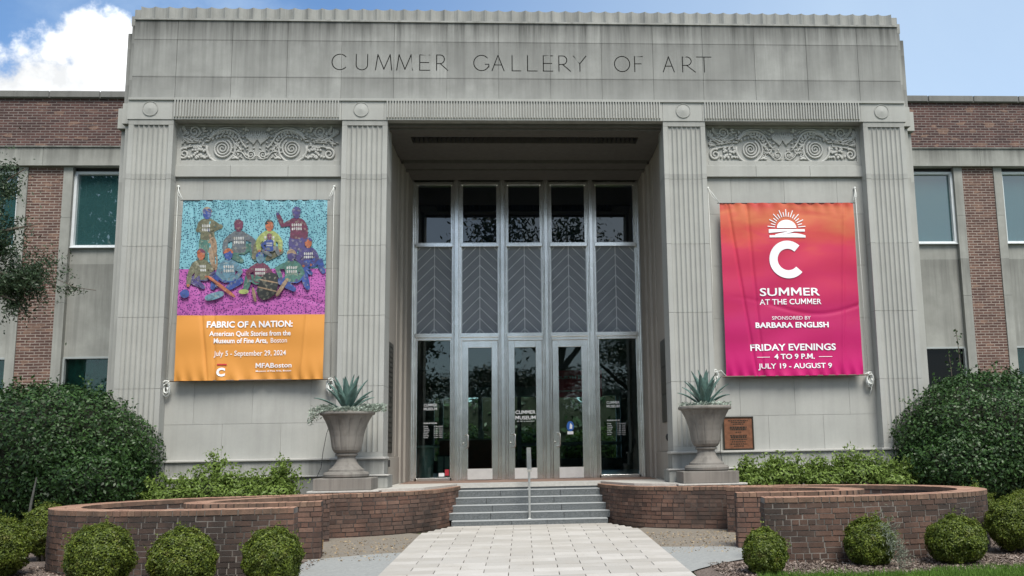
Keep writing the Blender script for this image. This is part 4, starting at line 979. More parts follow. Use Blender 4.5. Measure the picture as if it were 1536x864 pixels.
def cloth(name, x0, x1, z0, z1, y, f, mat, parent):
    nx, nz_ = 220, 110; xs = np.linspace(x0, x1, nx); zs = np.linspace(z0, z1, nz_)
    V = [(x, y + f(x, z), z) for z in zs for x in xs]
    F = [(j * nx + i, j * nx + i + 1, (j + 1) * nx + i + 1, (j + 1) * nx + i) for j in range(nz_ - 1) for i in range(nx - 1)]
    me = bpy.data.meshes.new(name); me.from_pydata(V, [], F); me.polygons.foreach_set('use_smooth', [True] * len(F)); me.update()
    return link(name, me, mat, parent)
def banner_left_mat():
    m, nt, b = newmat('quilt_banner_print'); g = pos(nt); P = g.outputs['Position']; s = nt.nodes.new('ShaderNodeSeparateXYZ'); nt.links.new(P, s.inputs[0])
    cb = nt.nodes.new('ShaderNodeCombineXYZ'); nt.links.new(s.outputs[0], cb.inputs[0]); nt.links.new(s.outputs[2], cb.inputs[1])
    v = nt.nodes.new('ShaderNodeTexVoronoi'); v.inputs['Scale'].default_value = 30; v.inputs['Randomness'].default_value = .6; nt.links.new(cb.outputs[0], v.inputs['Vector'])
    dot = ramp(nt, v.outputs['Distance'], .34, .46, 1, 0)
    teal = mixc(nt, dot, (.17, .38, .44), (.02, .07, .12)); mag = mixc(nt, dot, (.40, .10, .34), (.08, .015, .12))
    lo = math_(nt, 'LESS_THAN', s.outputs[2], 3.71); org = math_(nt, 'LESS_THAN', s.outputs[2], 2.787)
    c = mixc(nt, lo, teal, mag); c = mixc(nt, org, c, (.62, .27, .055))
    nt.links.new(c, b.inputs['Base Color']); b.inputs['Roughness'].default_value = .55; b.inputs['Specular IOR Level'].default_value = .35; return m
def banner_right_mat():
    m, nt, b = newmat('sunset_banner_print'); g = pos(nt); P = g.outputs['Position']; s = nt.nodes.new('ShaderNodeSeparateXYZ'); nt.links.new(P, s.inputs[0])
    w = noise_(nt, P, 1.0, 3, .5, (.9, 0, 2.6), .4)
    z = math_(nt, 'MULTIPLY_ADD', math_(nt, 'SUBTRACT', w, .5), 1.3, s.outputs[2])
    cr = nt.nodes.new('ShaderNodeValToRGB'); nt.links.new(ramp(nt, z, 1.4, 5.1), cr.inputs[0]); e = cr.color_ramp.elements
    stops = [(0, (.50, .006, .14)), (.30, (.42, .010, .105)), (.55, (.46, .018, .085)), (.72, (.50, .03, .075)), (.80, (.54, .07, .06)), (.91, (.56, .15, .07)), (1, (.46, .05, .04))]
    e[0].position, e[0].color = stops[0][0], (*stops[0][1], 1); e[1].position, e[1].color = 1, (*stops[-1][1], 1)
    for p, c in stops[1:-1]: q = e.new(p); q.color = (*c, 1)
    nt.links.new(cr.outputs[0], b.inputs['Base Color']); b.inputs['Roughness'].default_value = .5; b.inputs['Specular IOR Level'].default_value = .35; return m
def rigging(t, x0, x1, ztop, zbot, xl, xr, zh, zk):
    q = MB(); q.tube([(x0 - .05, 19.21, ztop), (x1 + .05, 19.21, ztop)], .008, 8); q.build('top_rod', M_grille, t)
    q = MB(); q.tube([(x0 - .09, 19.21, zbot), (x1 + .09, 19.21, zbot)], .014, 8); q.build('bottom_rod', plain('rod_dark', (.10, .07, .05), .6), t)
    for (xe, xc, zk_) in ((xl, x0, zk[0]), (xr, x1, zk[1])):
        q = MB(); q.tube([(xe, 19.36, zh), (xe + (xc - xe) * .35, 19.26, zh - .14), (xc, 19.21, ztop)], .007, 6)
        q.tube([(xe, 19.36, zh), (xe + .01 + (xc - xe) * .2, 19.24, zh - .2), (xc + (xe - xc) * .25, 19.21, ztop + .05)], .005, 6)
        q.tube([(xe, 19.36, zh), (xe + .01, 19.33, (zh + zk_) / 2), (xe - .01 + (xk(xe, xc)), 19.34, zk_ + .1)], .006, 6); q.ell((xe, 19.37, zh), (.03, .03, .03))
        q.build('halyard', M_rope, t, smooth=True)
        c = MB(); kx = xe + xk(xe, xc); pts = []
        for i in range(150):
            a = i * .55; rr = .075 + .025 * math.sin(i * .37); pts.append((kx + rr * .8 * math.cos(a) + .01 * math.sin(i), 19.31 - .03 * math.sin(i * .9) - .0002 * i, zk_ - .02 + rr * 1.55 * math.sin(a)))
        c.tube(pts, .0095, 5); c.box(kx - .02, kx + .02, 19.35, 19.41, zk_ + .02, zk_ + .14)
        if xe > 0: c.tube([(kx, 19.3, zk_), (kx + .03, 19.3, zk_ - .2), (kx - .02, 19.3, zk_ - .33)], .008, 5)
        c.tube([(kx, 19.28, zk_ + .06), (kx * .5 + xc * .5, 19.22, zk_ + .11), (xc, 19.21, zbot)], .008, 5)
        c.build('rope_coil', M_rope, t, smooth=True)
def xk(xe, xc): return -.02 if xe < xc else .03
BY = 19.2
# right banner
bt = thing('sunset_banner', 'pink and orange banner with a white rising sun and a large letter C', 'banner', (5.37, 19.2, 1.43), 'banners hanging between the pilasters')
x0, x1, z0, z1 = 3.97, 6.78, 1.45, 5.035; f = ripple(x0, x1, z0, z1, 1.3); cloth('cloth', x0, x1, z0, z1, BY, f, banner_right_mat(), bt)
rigging(bt, x0, x1, z1, z0, 3.77, 6.90, 5.40, (1.47, 1.38))
M_bw = plain('banner_white_ink', (.80, .82, .86), .6, var=.02)
yl = BY - .012
text_mesh([('SUMMER', 4.72, 5.965, 3.085, .165, yl, .014), ('AT THE CUMMER', 4.71, 5.985, 2.905, .115, yl, .010), ('SPONSORED BY', 4.945, 5.745, 2.59, .075, yl, .0), ('BARBARA ENGLISH', 4.60, 6.11, 2.43, .11, yl, .03),
           ('FRIDAY EVENINGS', 4.475, 6.235, 1.965, .135, yl, .022), ('4 TO 9 P.M.', 4.95, 5.785, 1.79, .105, yl, .025), ('JULY 19 - AUGUST 9', 4.615, 6.13, 1.60, .105, yl, .016)], 'lettering', M_bw, bt, f)
e = MB()
def P3(pts): e.add([(x, yl + f(x, z), z) for x, z in pts], [tuple(range(len(pts)))])
cx = 5.345
for (a, b) in ((4.60, 4.86), (5.87, 6.15)): P3([(a, 1.825), (b, 1.825), (b, 1.835), (a, 1.835)])
# sun
n = 20; sx_, sz_ = cx, 4.50
P3([(sx_ + .205 * math.cos(PI * k / n), sz_ + .175 * math.sin(PI * k / n)) for k in range(n + 1)])
for k in range(17):
    a = PI * (k + .5) / 17; r0, r1 = .245, (.40 if k % 2 == 0 else .34); w = .009
    d = Vector((math.cos(a), math.sin(a))); q = Vector((-d.y, d.x)) * w; o_ = Vector((sx_, sz_)); s1 = .92
    P3([tuple(o_ + d * r0 - q), tuple(o_ + d * r1 - q), tuple(o_ + d * r1 + q), tuple(o_ + d * r0 + q)])
def band(f0, f1, xa, xb, n=24):
    for i in range(n):
        a = xa + (xb - xa) * i / n; b = xa + (xb - xa) * (i + 1) / n; ta, tb = i / n, (i + 1) / n
        P3([(a, f0(ta)), (b, f0(tb)), (b, f1(tb)), (a, f1(ta))])
band(lambda t: 4.425 - .03 * max(0, 1 - t * 2.2), lambda t: 4.475, cx - .38, cx + .38)
band(lambda t: 4.30 + .0 * t, lambda t: 4.345 + .045 * math.sin(PI * min(1, max(0, (t - .35) / .65))) , cx - .37, cx + .39)
band(lambda t: 4.325 + .115 * (t ** 1.3), lambda t: 4.362 + .098 * (t ** .9), cx - .25, cx + .20)
e.build('sun_emblem', M_bw, bt); e = MB()
# big C
n = 44; C0 = Vector((5.335, 3.835)); a0, a1 = R_(48), R_(318); ro, ri = (.385, .395), (.215, .225)
for i in range(n):
    a, b = a0 + (a1 - a0) * i / n, a0 + (a1 - a0) * (i + 1) / n
    P3([(C0.x + ro[0] * math.cos(a), C0.y + ro[1] * math.sin(a)), (C0.x + ro[0] * math.cos(b), C0.y + ro[1] * math.sin(b)), (C0.x + ri[0] * math.cos(b), C0.y + ri[1] * math.sin(b)), (C0.x + ri[0] * math.cos(a), C0.y + ri[1] * math.sin(a))])
e.build('letter_emblem', M_bw, bt)
# left banner
bt = thing('quilt_banner', 'banner with colourful quilted figures above an orange field of white text', 'banner', (-5.43, 19.2, 1.5), 'banners hanging between the pilasters')
x0, x1, z0, z1 = -6.86, -4.015, 1.505, 5.115; f2 = ripple(x0, x1, z0, z1, 4.2); cloth('cloth', x0, x1, z0, z1, BY, f2, banner_left_mat(), bt)
rigging(bt, x0, x1, z1, z0, -7.02, -3.92, 5.44, (1.39, 1.40))
text_mesh([('FABRIC OF A NATION:', -6.28, -4.625, 2.545, .125, yl, .03), ('American Quilt Stories from the', -6.225, -4.66, 2.375, .10, yl, .02), ('Museum of Fine Arts,', -6.14, -5.11, 2.235, .10, yl, .022), ('Boston', -5.05, -4.73, 2.235, .10, yl, .0),
           ('July 5 - September 29, 2024', -6.13, -4.745, 1.985, .105, yl, .005), ('MFABoston', -5.33, -4.625, 1.745, .095, yl, .016), ('Museum of Fine Arts, Boston', -5.325, -4.63, 1.668, .03, yl, .02), ('C', -6.06, -5.90, 1.595, .155, yl, .05)], 'lettering', M_bw, bt, f2)
rb_ = MB(); a, b = -6.055, -5.875; rb_.add([(x, yl + f2(x, z) - .001, z) for x, z in ((a, 1.80), (b, 1.80), (b, 1.83), (a, 1.83))], [(0, 1, 2, 3)]); rb_.build('logo_bar', plain('red_ink', (.5, .03, .03), .6), bt)
ru = MB(); 
for (a, b, z) in ((-6.5, -4.4, 1.452 + .03), (-6.1, -4.75, 1.50)): pass
def quiltmat(name, c, sc=26):
    m, nt, b = newmat(name); g = pos(nt); v = nt.nodes.new('ShaderNodeTexVoronoi'); v.inputs['Scale'].default_value = sc; nt.links.new(g.outputs['Position'], v.inputs['Vector'])
    s = nt.nodes.new('ShaderNodeSeparateColor'); nt.links.new(v.outputs['Color'], s.inputs[0]); col = mixc(nt, ramp(nt, s.outputs[0], 0, 1, 0, .75), c, tuple(min(1, x * .35 + .02) for x in c)); col = mixc(nt, ramp(nt, s.outputs[1], .8, 1, 0, .4), col, (.35, .33, .25))
    nt.links.new(col, b.inputs['Base Color']); b.inputs['Roughness'].default_value = .6; return m
QC = [('quilt_olive', (.15, .15, .09)), ('quilt_blue', (.03, .07, .28)), ('quilt_green', (.06, .17, .14)), ('quilt_plum', (.14, .03, .07)), ('quilt_tan', (.32, .22, .14)), ('quilt_violet', (.06, .05, .18)), ('quilt_orange', (.42, .12, .05)), ('quilt_grey', (.13, .15, .17)), ('quilt_black', (.02, .025, .025)), ('quilt_sky', (.12, .24, .32)), ('quilt_lime', (.32, .38, .12)), ('quilt_pale', (.55, .56, .55))]
QM = [quiltmat(n_, c) for n_, c in QC]; OL, BL, GN, PL, TN, VI, OR, GY, BK, SK, LM, PA = range(12)
layer = [0]; FW = 1.12
def px2(x, y):    # from the 1104x864 crop of the artwork onto the cloth
    return (-6.86 + (x - (45 - y * .045)) * (2.845 / 1045), 5.10 - (y - 22) * .00277)
def blob(mb, pts, mi):
    P = [Vector(px2(*p)) for p in pts]
    out = []
    n = len(P)
    for i in range(n):
        p0, p1, p2, p3 = P[i - 1], P[i], P[(i + 1) % n], P[(i + 2) % n]
        for k in range(4):
            t = k / 4; out.append(.5 * ((2 * p1) + (-p0 + p2) * t + (2 * p0 - 5 * p1 + 4 * p2 - p3) * t * t + (-p0 + 3 * p1 - 3 * p2 + p3) * t ** 3))
    layer[0] += 1; y = BY - .005 - layer[0] * .00012
    c = sum(out, Vector((0, 0))) / len(out)
    vs = [(c.x, y + f2(c.x, c.y), c.y)] + [(q.x, y + f2(q.x, q.y), q.y) for q in out]; m_ = len(out)
    mb.add(vs, [(0, 1 + k, 1 + (k + 1) % m_) for k in range(m_)], mi)
def limb(mb, pts, w, mi):
    P = [Vector(p) for p in pts]; lf, rt = [], []
    for i, p in enumerate(P):
        t = (P[min(i + 1, len(P) - 1)] - P[max(i - 1, 0)]).normalized(); n_ = Vector((-t.y, t.x)); ww = w[i] if isinstance(w, (list, tuple)) else w; lf.append(p + n_ * ww); rt.append(p - n_ * ww)
    for i in range(len(P) - 1): blob(mb, [tuple(lf[i]), tuple(lf[i + 1]), tuple(rt[i + 1]), tuple(rt[i])], mi)
    for i, p in enumerate(P): ww = (w[i] if isinstance(w, (list, tuple)) else w) * .98; blob(mb, [(p.x + ww * math.cos(a), p.y + ww * math.sin(a)) for a in (0, 1.05, 2.1, 3.14, 4.2, 5.25)], mi)
def person_fig(mb, x, y, sc, face, hat, shirt, trous, pose, arms):
    """generic patchwork figure; x,y = chin in crop pixels, sc = head height"""
    h = sc
    hp = lambda *q: [(x + a * h * FW, y + b * h * 1.04) for a, b in q]
    if pose == 'stand':
        limb(mb, hp((-.25, 1.9), (-.3, 3.2), (-.25, 4.6)), [0.43 * h, 0.35 * h, 0.23 * h], trous); limb(mb, hp((.25, 1.9), (.45, 3.2), (.6, 4.5)), [0.43 * h, 0.35 * h, 0.23 * h], trous if face != BL else TN)
    else:
        k = -1 if pose == 'sitL' else 1
        limb(mb, hp((.2 * k, 1.75), (1.05 * k, 1.55), (1.35 * k, 2.6)), [0.44 * h, 0.39 * h, 0.22 * h], trous); limb(mb, hp((-.2 * k, 1.8), (-.9 * k, 2.0), (.2 * k, 2.75)), [0.44 * h, 0.36 * h, 0.21 * h], trous)
    blob(mb, hp((-.2, .05), (.2, .05), (.62, .35), (.55, 1.2), (.5, 1.95), (-.5, 1.95), (-.55, 1.2), (-.62, .35)), shirt)
    for a in arms: limb(mb, hp(*a), [0.26 * h, 0.22 * h, 0.16 * h], shirt); hx_, hy = a[-1]; blob(mb, hp((hx_ - .13, hy), (hx_, hy - .14), (hx_ + .13, hy), (hx_, hy + .14)), face)
    for r_ in range(2):
        for c in range(5): cxx = -.36 + c * .18; blob(mb, hp((cxx - .055, .62 + r_ * .36), (cxx + .055, .62 + r_ * .36), (cxx + .05, .84 + r_ * .36), (cxx - .05, .84 + r_ * .36)), PA)
    blob(mb, hp((-.16, .1), (.16, .1), (.14, -.2), (-.14, -.2)), face)
    blob(mb, hp((-.34, -.45), (-.28, -.1), (0, .02), (.28, -.1), (.34, -.45), (.25, -.8), (-.25, -.8)), face)
    blob(mb, hp((-.36, -.5), (-.30, -.82), (0, -1.0), (.30, -.82), (.38, -.52), (0, -.62)), hat)
fg = MB()
person_fig(fg, 218, 148, 78, BL, TN, OL, GN, 'stand', [[(-.5, .5), (-.75, 1.1), (.1, 1.1)], [(.5, .5), (1.1, .8), (.3, 1.2)]])
person_fig(fg, 862, 145, 76, VI, VI, PL, VI, 'stand', [[(-.5, .5), (-1.2, .75), (-1.6, -.3)], [(.5, .5), (.75, 1.3), (.7, 2.1)]])
person_fig(fg, 446, 242, 78, PL, PL, GY, GN, 'sitR', [[(-.5, .5), (-1.1, 1.0), (-1.2, 2.0)], [(.5, .5), (1.2, 1.0), (1.2, 2.0)]])
person_fig(fg, 666, 240, 74, OR, BK, LM, OL, 'sitL', [[(-.5, .5), (-1.0, 1.2), (-.9, 2.0)], [(.5, .5), (.95, 1.2), (.9, 2.0)]])
person_fig(fg, 945, 365, 68, OR, VI, VI, BL, 'sitR', [[(-.5, .5), (-1.0, 1.3), (-.5, 2.0)], [(.5, .5), (.8, 1.2), (.2, 1.9)]])
person_fig(fg, 176, 450, 72, OR, PL, OL, VI, 'sitR', [[(-.5, .5), (-1.0, 1.6), (-1.1, 2.6)], [(.5, .5), (.9, 1.1), (.4, 1.7)]])
person_fig(fg, 372, 452, 76, BL, OR, SK, BL, 'sitL', [[(-.5, .5), (-.9, 1.3), (-.3, 1.9)], [(.5, .5), (1.0, 1.2), (.5, 1.9)]])
person_fig(fg, 598, 478, 72, SK, BL, PL, GN, 'sitL', [[(-.5, .5), (-1.1, 1.0), (-.9, 1.8)], [(.5, .5), (1.0, 1.2), (.6, 1.9)]])
person_fig(fg, 824, 462, 76, VI, TN, GN, BL, 'sitR', [[(-.5, .5), (-1.2, .8), (-.9, 1.7)], [(.5, .5), (.9, 1.2), (.4, 1.9)]])
person_fig(fg, 668, 310, 42, PL, PL, BL, GY, 'sitR', [[(-.5, .5), (-1.1, 1.0), (-.6, 1.9)]])
blob(fg, [(640, 560), (720, 575), (712, 700), (620, 752), (575, 700), (590, 630)], BK)
for (a, b, c, d) in ((600, 605, 715, 630), (590, 660, 705, 690)): limb(fg, [(a, b), (c, d)], 4, TN)
blob(fg, [(40, 690), (70, 672), (98, 695), (92, 725), (60, 735), (36, 715)], BL)
limb(fg, [(240, 590), (400, 715)], 10, OR); limb(fg, [(790, 610), (720, 715)], 11, TN); limb(fg, [(545, 670), (560, 755)], 9, TN)
limb(fg, [(225, 735), (320, 705)], 20, SK); limb(fg, [(455, 690), (500, 690)], 14, LM)
fg.build('printed_figures', QM, bt)
# thin cable behind each urn
for s in (-1, 1):
    q = MB(); x = s * 3.385 - .53 if s < 0 else 3.34 + .30; 
    pts = [(x + .09, 19.25, .78), (x - .01, 19.2, .45), (x - .05, 19.1, .1), (x - .05, 18.95, -.2), (x - .1, 18.85, -.36)] if s < 0 else [(x + .17, 19.28, .75), (x + .14, 19.1, .35), (x + .08, 18.9, -.05), (x + .10, 18.86, -.25)]
    q.tube(pts, .006, 5); o = q.build('cable', M_cable); tag(o, 'thin dark cable hanging behind the left urn' if s < 0 else 'thin dark cable hanging behind the right urn', 'cable')

# ------------------------------------------------------------------ vegetation
def quads(C, Nn, Ln, Wd, fold=.0):
    """leaf rhombi: centres, normals, half lengths, half widths"""
    n = len(C); r = rng.normal(size=(n, 3)); a = np.cross(Nn, r); a /= np.linalg.norm(a, axis=1)[:, None] + 1e-9; b = np.cross(Nn, a)
    Ln = Ln[:, None]; Wd = Wd[:, None]
    V = np.stack([C - a * Ln, C - b * Wd + Nn * Wd * fold, C + a * Ln, C + b * Wd + Nn * Wd * fold], 1).reshape(-1, 3)
    return V
def mesh_quads(name, V, extra=None):
    n = len(V) // 4; me = bpy.data.meshes.new(name); ev, ef = extra if extra else ([], [])
    nv = len(V) + len(ev); me.vertices.add(nv); allv = np.concatenate([V, np.array(ev, dtype=float).reshape(-1, 3)]) if len(ev) else V
    me.vertices.foreach_set('co', allv.astype(np.float32).ravel())
    loops = list(range(4 * n)); starts = list(range(0, 4 * n, 4)); k = 4 * n
    for f in ef: starts.append(k); loops += [i + len(V) for i in f]; k += len(f)
    me.loops.add(len(loops)); me.loops.foreach_set('vertex_index', loops); me.polygons.add(len(starts)); me.polygons.foreach_set('loop_start', starts)
    mi = [0] * n + [1] * len(ef); me.polygons.foreach_set('material_index', mi); me.update(calc_edges=True); me.validate(); return me
def lumpy(d, seed, freq=2.5, amp=.12):
    return np.array([1 + amp * mnoise.noise(Vector(q) * freq + Vector((seed, seed * 2.1, 0))) * 1.6 for q in d])
def crown(name, ells, n, leaf, seed, freq=2.6, amp=.12, shell=.22, core=.8, aspect=.5, up=.2, sprig=0, mats=None, parent=None, clip=None):
    """ells: list of (centre, radii). Leaves sit in the outer shell of each lumpy ellipsoid, facing roughly outwards."""
    Cs = []; Ns = []; ev = []; ef = []; vol = np.array([r[0] * r[1] + r[2] * r[1] + r[0] * r[2] for _, r in ells]); cnt = (n * vol / vol.sum()).astype(int)
    for (c, r), m_ in zip(ells, cnt):
        d = rng.normal(size=(m_, 3)); d /= np.linalg.norm(d, axis=1)[:, None]; l = lumpy(d, seed + c[0], freq, amp)
        q = 1 - shell * rng.random(m_) ** 1.6 + rng.normal(size=m_) * .012
        P = np.array(c) + d * (l * q)[:, None] * np.array(r); nn = d / np.array(r); nn /= np.linalg.norm(nn, axis=1)[:, None]
        nn = nn + rng.normal(size=(m_, 3)) * .55 + np.array([0, 0, up]); nn /= np.linalg.norm(nn, axis=1)[:, None]; Cs.append(P); Ns.append(nn)
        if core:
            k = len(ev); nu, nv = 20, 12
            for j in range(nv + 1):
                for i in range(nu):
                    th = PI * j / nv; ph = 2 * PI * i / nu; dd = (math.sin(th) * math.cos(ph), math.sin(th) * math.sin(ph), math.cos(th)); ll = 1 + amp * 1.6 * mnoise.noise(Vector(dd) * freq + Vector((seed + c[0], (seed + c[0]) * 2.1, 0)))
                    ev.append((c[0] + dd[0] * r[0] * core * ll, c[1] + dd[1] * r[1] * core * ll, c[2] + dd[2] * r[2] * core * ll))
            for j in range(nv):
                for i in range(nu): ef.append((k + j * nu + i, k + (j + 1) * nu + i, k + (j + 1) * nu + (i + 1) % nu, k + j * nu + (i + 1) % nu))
        for _ in range(sprig):     # little shoots breaking the outline
            dd = rng.normal(size=3); dd[2] = abs(dd[2]); dd[1] = -abs(dd[1]) * .4; dd /= np.linalg.norm(dd); base = np.array(c) + dd * np.array(r) * (1 + amp * 1.6 * mnoise.noise(Vector(dd) * freq + Vector((seed + c[0], (seed + c[0]) * 2.1, 0))))
            dirv = dd + np.array([0, 0, .8]); dirv /= np.linalg.norm(dirv); ln = rng.uniform(1.5, 4.5) * leaf; k = 9
            t = rng.random(k)[:, None]; P = base + dirv * t * ln + rng.normal(size=(k, 3)) * leaf * .45; Cs.append(P); q = rng.normal(size=(k, 3)) + np.array([0, -.5, .5]); Ns.append(q / np.linalg.norm(q, axis=1)[:, None])
    C = np.concatenate(Cs); Nn = np.concatenate(Ns)
    if clip is not None: k = C[:, 2] > clip; C = C[k]; Nn = Nn[k]
    Ln = leaf * rng.uniform(.55, 1.15, len(C)) * .5 * 1.4; V = quads(C, Nn, Ln, Ln * aspect, .25)
    me = mesh_quads(name, V, (ev, ef)); o = link(name, me, mats, parent); return o
def shrub(name, label, cat, group, ells, n, leaf, seed, mat, base, stems=5, **k):
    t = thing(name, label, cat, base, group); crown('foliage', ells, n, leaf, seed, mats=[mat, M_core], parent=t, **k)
    s = MB()
    for i in range(stems):
        a = 2 * PI * i / stems; s.tube([(base[0] + .08 * math.cos(a), base[1] + .08 * math.sin(a), base[2] - .03), (base[0] + .25 * math.cos(a) * ells[0][1][0], base[1] + .2 * math.sin(a), (base[2] + ells[0][0][2]) / 2), (ells[0][0][0] + .4 * math.cos(a) * ells[0][1][0], ells[0][0][1], ells[0][0][2])], [.035, .028, .015], 6)
    s.build('stem', M_bark, t); return t
# the two great round hollies
shrub('round_holly', 'huge dark rounded holly left of the curved wall, under the left wing windows', 'shrub', 'great round hollies', [((-9.05, 18.9, .0), (2.1, 1.5, 1.46)), ((-8.2, 18.6, -.38), (1.22, 1.2, .85)), ((-9.9, 18.6, -.25), (1.3, 1.1, 1.0))], 95000, .058, 3, M_holly, (-8.8, 18.9, gz(19)), amp=.055, freq=3.2, sprig=60, aspect=.52, core=.86, clip=-1.15)
shrub('round_holly', 'huge dark rounded holly right of the curved wall, under the right wing windows', 'shrub', 'great round hollies', [((9.2, 18.9, .04), (2.0, 1.5, 1.42)), ((8.5, 18.6, -.35), (1.35, 1.2, .85)), ((10.1, 18.5, -.3), (1.3, 1.1, 1.0))], 95000, .058, 8, M_holly, (9.3, 18.9, gz(19)), amp=.055, freq=3.2, sprig=60, aspect=.52, core=.86, clip=-1.2)
s = MB(); s.tube([(-8.42, 17.1, -1.45), (-8.40, 17.15, -.7), (-8.36, 17.2, -.25)], [.028, .022, .012], 7); o = s.build('sapling', plain('grey_bark', (.11, .11, .095), .95, var=.3)); tag(o, 'pale slender bare sapling rising in front of the left holly', 'sapling')
q = MB()
qs = []
for i in range(34):
    t = i / 34; qs.append((9.35 + .05 * math.sin(i), 20.6, 1.4 + 1.0 * t))
tv = thing('climbing_sprig', 'thin leafy shoots climbing above the right holly against the brick pier', 'plant', (9.3, 20.2, .5))
C = []; 
for j, (xx, hh) in enumerate(((8.95, 2.0), (9.15, 2.45), (9.9, 1.75), (10.2, 1.7))):
    q.tube([(xx, 19.9, .8), (xx - .03, 19.9, hh * .8), (xx - .06, 19.9, hh)], .008, 5)
    for i in range(60): zz = .9 + (hh - .9) * rng.random(); C.append((xx - .04 + rng.normal() * .05, 19.9 + rng.normal() * .05, zz))
q.build('stem', M_bark, tv); C = np.array(C); Nn = rng.normal(size=C.shape); Nn /= np.linalg.norm(Nn, axis=1)[:, None]; link('leaves', mesh_quads('leaves', quads(C, Nn, rng.uniform(.03, .05, len(C)), rng.uniform(.015, .025, len(C)))), [M_holly], tv)
# boxwood balls
bx = [(-4.82, 11.95, -1.12, .41, .42, 'in front of the left wall, left one of the three before it'), (-3.93, 12.1, -1.2, .42, .42, 'middle one of the three in front of the left wall'), (-2.93, 12.3, -1.20, .385, .375, 'before the end of the left wall, beside the paved path'),
      (-6.86, 13.6, -1.12, .46, .42, 'at the left edge of the picture, in front of a second one'), (-7.05, 15.4, -1.02, .40, .42, 'small one behind another, touching the left end of the left wall'), (3.1, 12.15, -1.27, .285, .31, 'smallest, at the inner end of the right wall beside the path'),
      (4.6, 12.65, -1.23, .345, .345, 'with grey weeds hanging on it, before the right wall'), (5.73, 12.6, -1.225, .405, .33, 'wide one near the grass, before the right wall'), (7.0, 13.5, -1.10, .42, .38, 'at the right edge of the picture, overhanging the mulch'),
      (7.55, 15.9, -1.03, .36, .38, 'half hidden just right of the right wall'), (8.3, 15.6, -1.08, .42, .36, 'low one at the right edge, behind another')]
for i, (x, y, z, rx, rz, lb_) in enumerate(bx):
    x -= .24; rx *= .92; rz *= .95
    shrub('boxwood_ball', 'clipped round boxwood, ' + lb_, 'shrub', 'clipped boxwood balls', [((x, y, z), (rx, rx, rz))], 26000, .026, 20 + i, M_box, (x, y, gz(y)), freq=3.0, amp=.10, sprig=16, shell=.30, core=.84, aspect=.55, clip=gz(y) + .04)
# bright azaleas behind the walls
az_ = [(-6.35, 18.55, -.55, .62, .33, 'leftmost of the bright green shrubs behind the left wall, against the dark holly'), (-5.6, 18.5, -.45, .55, .40, 'bright green shrub with a tall shoot behind the left wall, second from the holly'), (-5.0, 18.5, -.52, .42, .30, 'bright green low shrub behind the left wall, third from the holly'), (-4.42, 18.55, -.50, .36, .36, 'bright green shrub with the tallest shoot, nearest the left urn'),
       (4.42, 18.5, -.45, .36, .30, 'bright green shrub nearest the right urn, under the bronze plaque'), (5.05, 18.5, -.40, .48, .38, 'second bright green shrub from the right urn'), (5.8, 18.5, -.45, .42, .33, 'low bright green shrub midway between right urn and right holly'), (6.5, 18.5, -.36, .55, .40, 'fullest bright green shrub below the end of the pink banner'), (7.15, 18.4, -.50, .45, .30, 'bright green shrub touching the right holly')]
for i, (x, y, z, rx, rz, lb_) in enumerate(az_):
    x -= .24; z -= .13; rz *= .62
    sp = [((x, y, z), (rx, .42, rz)), ((x - rx * .3, y - .05, z + rz * .7), (.13, .13, .15)), ((x + rx * .45, y, z + rz * .55), (.14, .14, .14))]
    if 'tall' in lb_: sp.append(((x + .05, y, z + rz * 1.35), (.08, .08, .22)))
    shrub('azalea_shrub', lb_, 'shrub', 'bright green shrubs in the raised beds', sp, 3600, .06, 50 + i, M_azalea, (x, y, -.72), amp=.22, freq=3.0, sprig=22, shell=.6, core=.62, aspect=.42, clip=-.74, up=.5)
# grey weed on the boxwood
d = rng.normal(size=(900, 3)) * np.array([.07, .05, .17]) + np.array([4.58, 12.32, -1.25]); d[:, 0] += (d[:, 2] + 1.25) * -.35; Nn = rng.normal(size=d.shape); Nn /= np.linalg.norm(Nn, axis=1)[:, None]
d = d[d[:, 2] > -1.53]; Nn = Nn[:len(d)]; o = link('grey_weed', mesh_quads('grey_weed', quads(d, Nn, rng.uniform(.015, .04, len(d)), np.full(len(d), .004))), [M_moss]); tag(o, 'wispy grey weed growing against a round boxwood by the right wall', 'plant')
# oak whose branch reaches in from the left
ok = thing('oak_tree', 'tree leaning in from the left edge, small dull leaves before the left wing', 'tree', (-10.6, 15.6, gz(15)))
s = MB(); s.tube([(-10.6, 15.6, -1.5), (-10.5, 15.5, .5), (-10.1, 15.3, 2.2), (-9.4, 15.1, 3.6), (-9.0, 15, 5.2)], [.28, .24, .19, .13, .06], 10); s.build('trunk', M_bark, ok, smooth=True)
s = MB()
for tip in ((-7.44, 15, 2.75), (-7.5, 14.9, 3.6), (-7.8, 15, 4.5), (-7.7, 14.8, 2.4), (-8.2, 15, 3.0)):
    a = Vector((-9.9, 15.25, 2.6)); b = Vector(tip); s.tube([a, a.lerp(b, .4) + Vector((0, 0, .35)), a.lerp(b, .75) + Vector((0, 0, .15)), b], [.07, .04, .025, .008], 6)
s.tube([(-7.2, 15, 2.75), (-6.9, 15, 2.62), (-6.62, 15, 2.58)], .005, 4); s.build('branch', M_bark, ok)
def cloud(name, ells, n, leaf, mat, parent, gauss=True):
    Cs = []
    for (c, r, w) in ells: Cs.append(rng.normal(size=(int(n * w), 3)) * np.array(r) * .5 + np.array(c))
    C = np.concatenate(Cs); k = np.array([mnoise.noise(Vector(p) * 3.2) for p in C]) > -.12; C = C[k]; Nn = rng.normal(size=C.shape) + np.array([0, -.3, .4]); Nn /= np.linalg.norm(Nn, axis=1)[:, None]
    Ln = leaf * rng.uniform(.6, 1.2, len(C)); return link(name, mesh_quads(name, quads(C, Nn, Ln, Ln * .38, .2)), [mat], parent)
